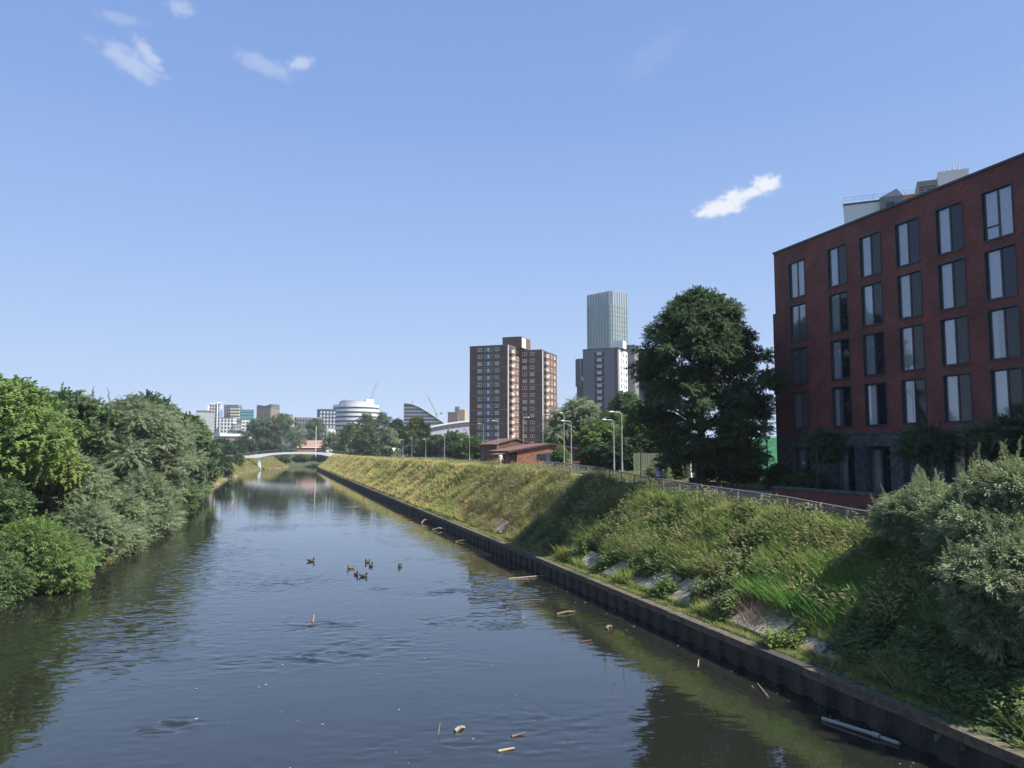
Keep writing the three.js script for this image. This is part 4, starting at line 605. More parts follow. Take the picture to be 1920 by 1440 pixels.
// ------------------------------------------------------------------ driftwood and litter
{
  const bent = (pts, r0, r1) => { const gs = []; for (let k = 0; k < pts.length - 1; k++) gs.push(limb(pts[k], pts[k + 1], lerp(r0, r1, k / (pts.length - 1)), lerp(r0, r1, (k + 1) / (pts.length - 1)), 8)); return metric(merge(gs)); };
  const pipe = thing('drain_pipe', 'grey plastic pipe floating against the river wall', 'pipe', [15.62, 0.05, -18.6], 0.0); part(pipe, 'tube', limb([-0.25, 0, -1.0], [0.22, 0.02, 0.55], 0.055, 0.055, 14), M.pipe); part(pipe, 'collar', limb([0.2, 0.02, 0.48], [0.26, 0.02, 0.68], 0.07, 0.07, 14), M.pipe); part(pipe, 'end_section', limb([0.27, 0.0, 0.72], [0.42, -0.01, 1.2], 0.052, 0.052, 14), M.pipe);
  const logs = [['reddish log with broken bark near the wall foot, left of the boulder shadow', 13.5, -35.65, 0.25, [[-0.5, 0, 0], [0, 0.07, 0.05], [0.55, 0.02, 0]], 0.07, M.log], ['short dark stump beside the wall reflection', 14.18, -32.2, 0.9, [[-0.25, 0, 0], [0.1, 0.06, 0], [0.3, 0.02, 0.1]], 0.08, M.log], ['black floating log end', 12.3, -30.2, 0.1, [[-0.25, 0, 0], [0.28, 0.03, 0]], 0.05, M.darkTimber], ['pale straight pole floating by the wall at the shadow', 15.1, -46.2, 0.1, [[-1.4, 0.02, 0.1], [1.2, 0.04, -0.1]], 0.045, M.pale],
    ['upright orange piece of wood in the eddy', 1.77, -37.3, 0, [[0, -0.1, 0], [0.05, 0.28, 0]], 0.06, std([0.42, 0.22, 0.13], 0.8)], ['pale standing stick near the bottom', 4.46, -21.7, 0, [[-0.04, -0.2, 0.0], [0.06, 0.28, -0.05]], 0.02, M.pale], ['pale driftwood lump near the bottom', 5.1, -21.9, 0.5, [[-0.16, 0, 0], [0, 0.07, 0.02], [0.18, 0.02, 0]], 0.06, M.pale], ['flat brown driftwood right of the pale lump', 6.55, -21, 0.2, [[-0.2, 0, 0], [0.22, 0.04, 0]], 0.035, M.log], ['greenish log at the bottom edge', 5.94, -20.1, 0.1, [[-0.22, 0, 0], [0.22, 0.03, 0.03]], 0.04, M.dry], ['branch tangle against the far part of the wall', 15.7, -84, 0.6, [[-0.9, 0, 0.2], [-0.2, 0.35, 0], [0.5, 0.2, 0.1], [0.9, 0.05, 0.4]], 0.10, M.log], ['broken branches by the wall, second tangle', 15.6, -76, -0.4, [[-0.7, 0, 0], [0, 0.22, 0.2], [0.6, 0.05, -0.1]], 0.08, M.dry], ['thin branch by the wall near the shadow edge', 15.5, -66, 0.2, [[-0.6, 0, 0], [0.1, 0.12, 0.1], [0.7, 0.02, 0]], 0.05, M.log], ['dark stick close to the wall left of the pipe', 15.3, -22.5, 1.3, [[-0.7, 0, 0], [0.6, 0.05, 0.1]], 0.035, M.log], ['leaning branch stub in the dark water by the wall', 15.0, -25.9, 1.0, [[-0.4, 0, 0], [0.4, 0.06, 0]], 0.03, M.pale]];
  for (const [how, x, z, turn, pts, r, m] of logs) { const o = solo('driftwood', bent(pts, r, r * 0.6), m, 'driftwood, ' + how, 'driftwood', 'driftwood in the river'); o.position.set(x, 0.01, z); o.rotation.y = turn; }
  const R = rng(88), im = new THREE.InstancedMesh(rock(1, 3, 0.3), std([0.34, 0.32, 0.27], 0.9), 130);
  for (let i = 0; i < 130; i++) { const wallside = R() < 0.5, z = wallside ? -14 - 30 * R() : -17 - 25 * R(), x = wallside ? QX - 0.15 - 1.6 * R() * R() : -3 + 13 * R(), s = 0.010 + 0.028 * R() * R(); DUMMY.position.set(x, 0.012, z); DUMMY.rotation.set(0, R() * 6, 0); DUMMY.scale.set(s * (1 + R()), s * 0.6, s); DUMMY.updateMatrix(); im.setMatrixAt(i, DUMMY.matrix); const v = 0.4 + 0.9 * R(); im.setColorAt(i, COL.setRGB(v, v * 0.95, v * 0.85)); }
  im.name = 'floating_litter'; shadows(im); scene.add(im); tag(im, 'specks of leaf litter and foam drifting on the near water', 'litter', null, 'stuff');
}

// ------------------------------------------------------------------ footbridge
{
  const b = thing('footbridge', 'slender white arched footbridge over the river on two piers', 'bridge', [-13.6, 0, -336.5], -0.288), L = 42.6, Y = t => 5.3 + 0.75 * t + 1.6 * 4 * t * (1 - t), under = t => Y(t) - 0.8 - 0.6 * Math.exp(-Math.pow((t - 0.178) * 13, 2)) - 0.55 * Math.exp(-Math.pow((t - 0.872) * 13, 2));
  const up = [], dn = []; for (let k = 0; k <= 40; k++) { const t = k / 40; up.push(new THREE.Vector2(t * L, Y(t))); dn.unshift(new THREE.Vector2(t * L, under(t))); }
  part(b, 'deck', metric(new THREE.ExtrudeGeometry(new THREE.Shape([...up, ...dn]), { depth: 3, bevelEnabled: false }).translate(0, 0, -1.5)), M.foot);
  for (const x of [7.6, 37.1]) part(b, 'pier', merge([span(x - 0.5, x + 0.5, -1.2, under(x / L) + 0.1, -1.1, 1.1)]), M.foot);
  for (const z of [-1.4, 1.4]) { const posts = []; for (let k = 0; k <= 20; k++) part(b, 'railing_post', box(0.06, 1.15, 0.06, 0, 0.57, 0), M.rail).position.set(k / 20 * L, Y(k / 20), z); for (let k = 0; k < 20; k++) posts.push(limb([k / 20 * L, Y(k / 20) + 1.15, z], [(k + 1) / 20 * L, Y((k + 1) / 20) + 1.15, z], 0.04, 0.04, 5)); part(b, 'handrail', merge(posts), M.rail); }
  const p = thing('mast', 'tall thin white mast at the far side of the footbridge', 'mast', [17.0, 5.2, -362]); part(p, 'pole', new THREE.CylinderGeometry(0.1, 0.16, 13.2, 8).translate(0, 6.6, 0), M.white); part(p, 'base', new THREE.CylinderGeometry(0.3, 0.34, 0.7, 10).translate(0, 0.35, 0), M.galv); part(p, 'cap', new THREE.SphereGeometry(0.2, 8, 6).translate(0, 13.25, 0), M.white);
}
// ------------------------------------------------------------------ the brick tower block
{
  const h = 41.6, b = thing('brick_tower_block', 'tall brown brick tower block of two wings with white windows and balconies', 'building', [69.4, 5.4, -284], -0.6435);
  part(b, 'brick_wall', span(0, 15.3, 0, h, -30, 0), M.towerBrick).userData.label = 'front wing of dark brown brick';
  part(b, 'rear_wing_wall', span(15.303, 24.5, 0, h - 0.6, -33.4, -13.5), M.towerBrick);
  part(b, 'roof_edge', merge([span(-0.15, 15.45, h + 0.003, h + 0.35, -30.1, 0.15), span(15.46, 24.65, h - 0.597, h - 0.2, -33.5, -13.35)]), M.midGrey);
  part(b, 'plant_room', span(9.8, 17.6, h + 0.36, h + 4.6, -20, -9.2), M.towerBrick); part(b, 'plant_room_panel', span(17.603, 17.7, h + 0.36, h + 4.2, -14, -9.6), M.white); part(b, 'aerial', limb([16.8, h + 4.6, -14], [16.8, h + 8, -14], 0.06, 0.03, 5), M.galv);
  const floors = []; for (let k = 0; k < 15; k++) floors.push(h - 1.25 - 2.66 * k);
  const wf = (w, hh) => merge([span(-w / 2, w / 2, -hh / 2, -hh / 2 + 0.13, 0, 0.06), span(-w / 2, w / 2, hh / 2 - 0.13, hh / 2, 0, 0.06), span(-w / 2, -w / 2 + 0.13, -hh / 2 + 0.13, hh / 2 - 0.13, 0, 0.06), span(w / 2 - 0.13, w / 2, -hh / 2 + 0.13, hh / 2 - 0.13, 0, 0.06), span(-0.06, 0.06, -hh / 2 + 0.13, hh / 2 - 0.13, 0, 0.05)]), wp = (w, hh) => span(-w / 2 + 0.1, w / 2 - 0.1, -hh / 2 + 0.1, hh / 2 - 0.1, 0.004, 0.03);
  const F1 = wf(1.75, 1.3), P1 = wp(1.75, 1.3), F2 = wf(1.7, 1.3), P2 = wp(1.7, 1.3), R = rng(41);
  const wide = merge([span(-1.9, 1.9, -0.75, -0.62, 0, 0.07), span(-1.9, 1.9, 0.62, 0.75, 0, 0.07), ...[-1.9, -1.2, -0.45, 0.35, 1.15, 1.78].map(x => span(x, x + 0.12, -0.617, 0.617, 0, 0.06))]), wideP = span(-1.85, 1.85, -0.7, 0.7, 0.004, 0.03), midP = span(-0.3, 0.34, -0.6, 0.6, 0.034, 0.05), blueP = span(-1.9, 1.9, -1.33, -0.78, 0, 0.05);
  const blind = [M.curtain, M.paleGrey], navy = std([0.055, 0.065, 0.10], 0.6), dirty = std([0.42, 0.40, 0.37], 0.7);
  const put = (F, P, x, y, z, turn, open) => { const w = part(b, 'window', F, M.white); w.position.set(x, y, z); w.rotation.y = turn; part(w, 'pane', P, open ? blind[Math.floor(R() * 2)] : M.farGlass); };
  const slabG = merge([span(-1.45, 1.45, -0.12, 0, 0, 1.0), span(-1.45, 1.45, 0.003, 1.05, 0.9, 1.0), span(-1.45, -1.35, 0.003, 1.05, 0, 0.897), span(1.35, 1.45, 0.003, 1.05, 0, 0.897)]), backG = span(-1.2, 1.2, 0.05, 2.1, 0.003, 0.05);
  const balc = (x, y, z, turn, m) => { const s = part(b, 'balcony', slabG, m); s.position.set(x, y - 1.25, z); s.rotation.y = turn; part(s, 'balcony_door', backG, M.farGlass); };
  for (const [k, y] of floors.entries()) {
    put(F1, P1, 4.1, y, 0, 0, R() < 0.3); put(F1, P1, 11.1, y, 0, 0, R() < 0.3);
    const w = part(b, 'wide_window', wide, M.paleGrey); w.position.set(7.6, y, 0); part(w, 'pane', wideP, M.farGlass); part(w, 'blind', midP, M.white); part(w, 'spandrel_panel', blueP, k == 8 ? std([0.05, 0.08, 0.35], 0.5) : navy);
    put(F1, P1, 17.4, y - 0.5, -13.5, 0, R() < 0.35); put(F1, P1, 20.5, y - 0.5, -13.5, 0, R() < 0.35);
    for (const z of [-7.6, -10.9]) put(F2, P2, 15.3, y, z, Math.PI / 2, R() < 0.3);
    for (const z of [-22.4, -26.2, -30.2]) put(F2, P2, 24.5, y - 0.5, z, Math.PI / 2, R() < 0.3);
    balc(15.3, y, -3.4, Math.PI / 2, dirty); balc(24.5, y - 0.5, -17.4, Math.PI / 2, dirty); balc(0, y, -4, -Math.PI / 2, dirty); balc(23, y - 0.5, -33.4, Math.PI, dirty);
  }
  const strip = []; for (let k = 3; k < 15; k += 2) strip.push(span(-0.03, 15.33, h - 2.66 * k - 0.05, h - 2.66 * k + 0.05, 0.003, 0.04), span(15.303, 24.53, h - 0.5 - 2.66 * k - 0.05, h - 0.5 - 2.66 * k + 0.05, -13.497, -13.46)); part(b, 'string_course', merge(strip), M.paleGrey);
  part(b, 'downpipe', merge([span(15.303, 15.5, 0, h, -0.45, -0.05), span(24.503, 24.7, 0, h - 0.6, -14, -13.55)]), M.white);
}
// ------------------------------------------------------------------ the grey and white tower and its neighbours
{
  const h = 46, b = thing('grey_tower_block', 'dark grey tower block with a white sunlit side and red edged balconies', 'building', [126.2, 5.2, -310], -0.76);
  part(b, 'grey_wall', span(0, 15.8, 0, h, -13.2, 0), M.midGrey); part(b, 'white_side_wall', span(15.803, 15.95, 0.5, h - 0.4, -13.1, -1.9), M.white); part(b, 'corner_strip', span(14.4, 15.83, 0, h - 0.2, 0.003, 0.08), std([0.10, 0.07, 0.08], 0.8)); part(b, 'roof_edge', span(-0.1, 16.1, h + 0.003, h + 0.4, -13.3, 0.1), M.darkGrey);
  part(b, 'roof_box', span(12.5, 17.2, h + 0.41, h + 3.6, -7.5, -3.0), M.white); part(b, 'plant_room', span(14, 19, 0, h + 3.0, -19, -13.25), M.midGrey);
  const slab = merge([span(-2.1, 2.1, -1.2, -0.35, 0.003, 0.12), span(-2.1, -1.2, -0.347, 1.1, 0.003, 0.05), span(1.2, 2.1, -0.347, 1.1, 0.003, 0.05)]), red = span(-2.1, 2.1, -1.45, -1.22, 0.003, 0.14), win = span(-1.1, 1.1, -0.3, 1.1, 0.01, 0.08), sw = span(0, 0.06, -0.75, 0.75, -0.55, 0.55);
  for (let k = 0; k < 15; k++) { const y = h - 2.2 - 2.75 * k; const s = part(b, 'balcony', slab, M.steelBlack); s.position.set(7.5, y, 0); part(s, 'balcony_edge', red, std([0.30, 0.09, 0.12], 0.7)); part(s, 'balcony_window', win, std([0.5, 0.52, 0.55], 0.4)); for (const z of [-4.0, -7.6, -11]) part(b, 'window', sw, M.farGlass).position.set(15.95, y, z); }
  const c = thing('grey_wing_block', 'plain grey tower wing half hidden by the big dark tree', 'building', [149.5, 5.2, -322], -0.75); part(c, 'wall', span(0, 13, 0, 48, -9, 0), M.midGrey); part(c, 'roof_edge', span(-0.1, 13.1, 48.003, 48.4, -9.1, 0.1), M.darkGrey); const bg = span(-0.9, 1.9, -0.9, 0.9, 0.003, 0.5); for (let k = 0; k < 14; k++) part(c, 'balcony', bg, M.darkGrey).position.set(1.2, 45 - 2.8 * k, 0);
  const e = thing('dark_tower', 'narrow dark slab tower with a lattice base left of the grey tower', 'building', [141.2, 5.2, -355], -0.6); part(e, 'wall', span(0, 6.5, 24, 48, -9, 0), M.darkGrey); part(e, 'notch', span(-0.5, 2.0, 34, 47.6, 0.003, 0.6), M.slate); const dwin = span(-0.45, 0.45, -0.9, 0.9, 0.003, 0.08); part(e, 'frame', merge([span(0.7, 1.1, 0, 24, -8, 0), span(3.2, 3.6, 0, 24, -8, 0), span(5.8, 6.2, 0, 24, -8, 0), ...[0, 1, 2, 3, 4, 5, 6, 7].map(k => span(1.103, 5.797, 1 + k * 2.9, 1.5 + k * 2.9, -8, -0.1))]), M.slate); for (const x of [2.9, 4.4]) part(e, 'window', dwin, M.white).position.set(x, 38, 0);
}
{ // glass tower
  const b = thing('glass_tower', 'very tall slim glass tower with pale vertical fins and a mast', 'building', [229.5, 5, -557.5], -1.117), w1 = 26, w2 = 21, H = 121, r = 3.2;
  const s = new THREE.Shape(); s.moveTo(r, 0); s.lineTo(w1 - r, 0); s.absarc(w1 - r, r, r, -Math.PI / 2, 0); s.lineTo(w1, w2 - r); s.absarc(w1 - r, w2 - r, r, 0, Math.PI / 2); s.lineTo(r, w2); s.absarc(r, w2 - r, r, Math.PI / 2, Math.PI); s.lineTo(0, r); s.absarc(r, r, r, Math.PI, Math.PI * 1.5);
  const ext = (h0, h1) => { const g = new THREE.ExtrudeGeometry(s, { depth: h1 - h0, bevelEnabled: false, curveSegments: 6 }); g.rotateX(-Math.PI / 2); return metric(g.translate(0, h0, 0)); };
  part(b, 'glass_skin', ext(0, H - 7), new THREE.MeshPhysicalMaterial({ color: lin(0.10, 0.17, 0.19), roughness: 0.08, ior: 2.2 })); part(b, 'crown_screen', ext(H - 6.995, H + 3.5), new THREE.MeshPhysicalMaterial({ color: lin(0.20, 0.24, 0.30), roughness: 0.2, ior: 1.8 }));
  const pts = s.getSpacedPoints(64), finG = span(-0.2, 0.2, 0, H + 3.6, -0.5, 0.5), finG2 = span(-0.5, 0.5, 0, H - 6.5, -0.22, 0.22), pale = std([0.50, 0.53, 0.53], 0.5), mint = std([0.22, 0.32, 0.31], 0.4);
  pts.forEach((p, k) => { const q = pts[(k + 1) % pts.length], f = part(b, k % 2 ? 'fin' : 'spandrel_strip', k % 2 ? finG : finG2, k % 2 ? pale : mint); f.position.set(p.x, 0, -p.y); f.rotation.y = Math.atan2(q.y - p.y, q.x - p.x); });
  const fl = []; for (let y = 4; y < H - 7; y += 3.6) fl.push(ext(y, y + 0.5).scale(1.012, 1, 1.012)); part(b, 'floor_edge', merge(fl), M.slate);
  part(b, 'mast', merge([limb([8, H, -10], [8, H + 13, -10], 0.5, 0.35, 6), limb([8, H + 13, -10], [8, H + 19, -10], 0.2, 0.1, 6)]), M.crane);
}
{ // tower rising behind the residence
  const b = thing('white_clad_tower', 'white and grey tower top with roof railings and aerials above the residence roof', 'building', [108.2, 5, -126.3], -0.72), top = 52;
  part(b, 'white_wall', span(0, 6.6, 0, top, -10, 0), M.offWhite); part(b, 'grey_bay', span(6.603, 10.6, 0, top + 0.4, -9.5, 1.2), M.midGrey); part(b, 'bay_roof', metric(new THREE.ExtrudeGeometry(new THREE.Shape([[6.5, top + 0.403], [10.7, top + 0.403], [9.6, top + 1.9]].map(p => new THREE.Vector2(...p))), { depth: 9, bevelEnabled: false }).translate(0, 0, -8)), M.paleGrey);
  part(b, 'orange_cladding', span(10.603, 19, top - 2.4, top + 0.6, -9, 0.4), M.orangeClad); part(b, 'grey_cladding', span(10.603, 19, 0, top - 2.403, -9, 0.3), M.paleGrey);
  const wf = part(b, 'window', span(-0.8, 0.8, -0.9, 0.9, 0, 0.08), M.darkFrame); wf.position.set(8.4, top - 1.6, 1.203); part(wf, 'pane', span(-0.65, 0.65, -0.75, 0.75, 0.083, 0.1), M.darkGlass); for (const x of [12.4, 14.6]) part(b, 'window', span(x, x + 1.5, top - 2.2, top - 0.8, 0.403, 0.47), M.darkGlass);
  part(b, 'roof_edge', span(-0.1, 6.55, top + 0.003, top + 0.35, -10.1, 0.12), M.darkFrame);
  for (let k = 0; k < 11; k++) part(b, 'roof_railing_post', box(0.06, 1.3, 0.06, 0, 0.65, 0), M.galv).position.set(-0.1 + k * 1.85, top + 0.36, -0.4); part(b, 'roof_rail', merge([span(-0.1, 18.4, top + 1.62, top + 1.67, -0.43, -0.37), span(-0.1, 18.4, top + 1.1, top + 1.14, -0.43, -0.37)]), M.galv);
  part(b, 'grey_plant_room', span(13.6, 17.2, top + 0.61, top + 4.6, -11, -5), M.midGrey); part(b, 'louvre', span(13.9, 16.9, top + 1.2, top + 3.4, -4.997, -4.9), M.darkFrame); part(b, 'white_plant_room', span(17.6, 23.0, top - 3, top + 7.0, -14, -8.0), M.offWhite);
  for (const x of [19.4, 20.4, 21.4]) part(b, 'aerial', limb([x, top + 7.0, -9], [x, top + 8.6, -9], 0.22, 0.06, 6), M.galv);
  part(b, 'side_pipe', span(-0.6, -0.05, 0, top - 4.5, -1.2, -0.2), M.roofPink);
}
// ------------------------------------------------------------------ low brick buildings
{
  const gable = (w, d, e, r, over) => { const s = new THREE.Shape([[-w / 2 - over, e - 0.1], [0, r], [w / 2 + over, e - 0.1], [w / 2 + over, e + 0.12], [0, r + 0.24], [-w / 2 - over, e + 0.12]].map(p => new THREE.Vector2(...p))); return metric(new THREE.ExtrudeGeometry(s, { depth: d + 0.6, bevelEnabled: false }).translate(0, 0, -d - 0.4)); };
  const wallG = (w, d, e, r) => metric(new THREE.ExtrudeGeometry(new THREE.Shape([[-w / 2, 0], [w / 2, 0], [w / 2, e - 0.1], [0, r - 0.02], [-w / 2, e - 0.1]].map(p => new THREE.Vector2(...p))), { depth: d, bevelEnabled: false }).translate(0, 0, -d));
  const b = thing('brick_clubhouse', 'single storey orange brick building with shallow gabled tile roof behind the lamps', 'building', [39.7, height(39, -110), -110.2], -0.05); b.scale.set(1.08, 0.86, 0.95);
  part(b, 'wall', wallG(10, 14, 2.25, 3.45), M.orangeBrick); part(b, 'roof', gable(10, 14, 2.25, 3.5, 1.3), M.roofTile); part(b, 'fascia', metric(new THREE.ExtrudeGeometry(new THREE.Shape([[-6.3, 2.0], [0, 3.45], [6.3, 2.0], [6.3, 2.3], [0, 3.76], [-6.3, 2.3]].map(p => new THREE.Vector2(...p))), { depth: 0.08, bevelEnabled: false }).translate(0, 0, 0.203)), M.darkTimber);
  part(b, 'porch_wall', span(-6.9, -5.003, 0, 1.75, -6, -1.0), M.orangeBrick); const pr = new THREE.BoxGeometry(2.4, 0.16, 6.4).rotateZ(0.2).translate(-6.4, 1.9, -3.6); part(b, 'porch_roof', metric(pr), M.roofTile);
  for (const x of [-2.1, 0.9, 3.0]) { const w = part(b, 'window', span(x, x + 1.3, 0.75, 1.85, 0.003, 0.07), M.darkTimber); part(w, 'pane', span(x + 0.08, x + 1.22, 0.83, 1.77, 0.073, 0.09), M.farGlass); } part(b, 'door', span(-0.9, 0.3, 0, 2.0, 0.003, 0.08), std([0.04, 0.05, 0.09], 0.5)); for (const x of [-6.7, -5.8]) part(b, 'post', span(x, x + 0.14, 0, 1.9, -0.9, -0.76), M.darkTimber);
  const c = thing('tiled_annexe', 'darker brick annexe with taller tiled roof behind the clubhouse', 'building', [44.2, height(44, -143), -143], 0.1); part(c, 'wall', wallG(8, 9, 3.2, 4.2), M.towerBrick); part(c, 'roof', gable(8, 9, 3.2, 4.25, 0.5), M.roofTile); for (const x of [-2.6, 0.4]) part(c, 'window', span(x, x + 1.3, 1.7, 2.7, 0.003, 0.06), M.farGlass);
  const d = thing('red_roofed_houses', 'brick building with pale red double roof behind the footbridge', 'building', [17.6, 5.2, -433], 0.1); part(d, 'wall', span(-7, 7, 0, 4.6, -9, 0), M.orangeBrick); part(d, 'roof', metric(new THREE.ExtrudeGeometry(new THREE.Shape([[0.5, 4.603], [-9.5, 4.603], [-6.5, 8.2]].map(p => new THREE.Vector2(...p))), { depth: 14.6, bevelEnabled: false }).rotateY(Math.PI / 2).translate(-7.3, 0, -9).translate(0, 0, 0)), M.roofPink); part(d, 'rear_roof', metric(new THREE.BoxGeometry(11.5, 0.4, 6).rotateX(0.62).translate(-1.2, 9.6, -10.5)), M.roofPink); part(d, 'rear_wall', span(-6.8, 4.4, 0, 8.2, -14.5, -9.003), M.orangeBrick); part(d, 'eaves', span(-7.2, 7.2, 4.2, 4.59, 0.003, 0.5), M.white);
  const e = thing('pale_roofed_works', 'low works building with flat pale roof behind the left bank trees', 'building', [-23.2, 5.2, -477], 0.29); part(e, 'wall', span(-8, 8, 0, 11, -14, 0), M.paleGrey); part(e, 'dark_band', span(-8.03, 4.5, 7.6, 10.6, 0.003, 0.12), std([0.14, 0.11, 0.12], 0.8)); part(e, 'roof', span(-8.6, 8.6, 11.003, 12.4, -14.5, 0.9), M.offWhite); part(e, 'lower_wall', span(-10, 12, 0, 5.5, 0.13, 5), std([0.27, 0.25, 0.22], 0.9)); part(e, 'lower_roof', span(-10.3, 12.3, 5.503, 6, -0, 5.3), M.offWhite);
  for (const [k, [x, z, w, hh, how]] of [[-20.0, -277, 3.4, 2.2, 'half hidden behind the left bank trees'], [-15.2, -318, 7.0, 1.9, 'just left of the footbridge']].entries()) { const q = thing('brick_hut', 'low red brick hut ' + how, 'hut', [x, height(x, z) - 0.2, z], 0.25); part(q, 'wall', span(-w / 2, w / 2, 0, hh, -3, 0), std([0.36, 0.14, 0.10], 0.9)); part(q, 'roof', span(-w / 2 - 0.2, w / 2 + 0.2, hh + 0.003, hh + 0.2, -3.2, 0.2), M.midGrey); for (let j = 0; j < 3; j++) part(q, 'pilaster', span(-w / 2 + j * w / 2 - 0.15 * j, -w / 2 + j * w / 2 + 0.3 - 0.15 * j, 0, hh - 0.02, 0.003, 0.14), std([0.30, 0.115, 0.085], 0.9)); }
  const s = thing('white_roofed_shed', 'large grey shed with a curved white roof left of the brick tower', 'building', [91.5, 5.2, -409], -0.1); const arc = []; for (let k = 0; k <= 16; k++) { const t = k / 16; arc.push(new THREE.Vector2(-13 + 26 * t, 13.4 + 5.2 * Math.sin(0.25 + 1.25 * t) * 0.95)); }
  part(s, 'wall', metric(new THREE.ExtrudeGeometry(new THREE.Shape([new THREE.Vector2(-13, 0), new THREE.Vector2(13, 0), ...arc.slice().reverse()]), { depth: 14, bevelEnabled: false }).translate(0, 0, -14)), std([0.42, 0.43, 0.47], 0.7)); part(s, 'roof', metric(new THREE.ExtrudeGeometry(new THREE.Shape([...arc.map(p => new THREE.Vector2(p.x * 1.04, p.y + 0.02)), ...arc.slice().reverse().map(p => new THREE.Vector2(p.x * 1.04, p.y + 0.9))]), { depth: 15.5, bevelEnabled: false }).translate(0, 0, -14.5)), M.white); part(s, 'window_strip', span(-10.5, 2, 10.2, 11.4, 0.003, 0.1), M.slate); for (let k = 0; k < 7; k++) part(s, 'clerestory', span(-11 + k * 3.2, -9.2 + k * 3.2, 13.9 + 0.35 * k * (k < 5), 14.7 + 0.35 * k * (k < 5), 0.003, 0.12), std([0.45, 0.28, 0.25], 0.8));
}
// ------------------------------------------------------------------ the skyline
function block(name, label, x, z, w, top, depth, turn, wall, o = {}) {
  const t = thing(name, label, 'building', [x, 5, z], turn, null), h = top - 5; part(t, 'wall', span(-w / 2, w / 2, 0, h, -depth, 0), wall); part(t, 'roof_edge', span(-w / 2 - 0.2, w / 2 + 0.2, h + 0.003, h + 0.6, -depth - 0.2, 0.2), o.roof || M.midGrey);
  const n = o.floors || Math.floor(h / 3.1), fh = (h - 1) / n, cols = o.cols || 0, gm = o.glass || M.farGlass;
  if (cols) { const gw = w / cols * (o.fill || 0.6), g = span(-gw / 2, gw / 2, -fh * 0.28, fh * 0.3, 0.003, 0.12), cd = Math.max(2, Math.round(cols * depth / w)), gd = depth / cd * (o.fill || 0.6), g2 = span(0.003, 0.12, -fh * 0.28, fh * 0.3, -gd / 2, gd / 2); for (let k = Math.max(0, n - (o.show || 9)); k < n; k++) { for (let c = 0; c < cols; c++) part(t, 'window', g, gm).position.set(-w / 2 + (c + 0.5) * w / cols, (k + 0.5) * fh + 0.3, 0); for (let c = 0; c < cd; c++) part(t, 'window', g2, gm).position.set(w / 2, (k + 0.5) * fh + 0.3, -(c + 0.5) * depth / cd); } }
  if (o.fins) { const fw = w / o.fins, g = span(-fw * 0.27, fw * 0.27, 0, h - 1, 0.003, 0.35), nd = Math.round(o.fins * depth / w), g2 = span(0.003, 0.35, 0, h - 1, -fw * 0.27, fw * 0.27); for (let c = 0; c < o.fins; c++) part(t, 'fin', g, o.finMat).position.set(-w / 2 + (c + 0.5) * fw, 0, 0); for (let c = 0; c < nd; c++) part(t, 'fin', g2, o.finMat).position.set(w / 2, 0, -(c + 0.5) * depth / nd); }
  if (o.bands) { const g = span(-w / 2 - 0.06, w / 2 + 0.06, -fh * 0.22, fh * 0.22, -depth * 0.98, 0.1); for (let k = 0; k < n; k++) part(t, 'glazing_band', g, gm).position.y = (k + 0.55) * fh; }
  return t;
}
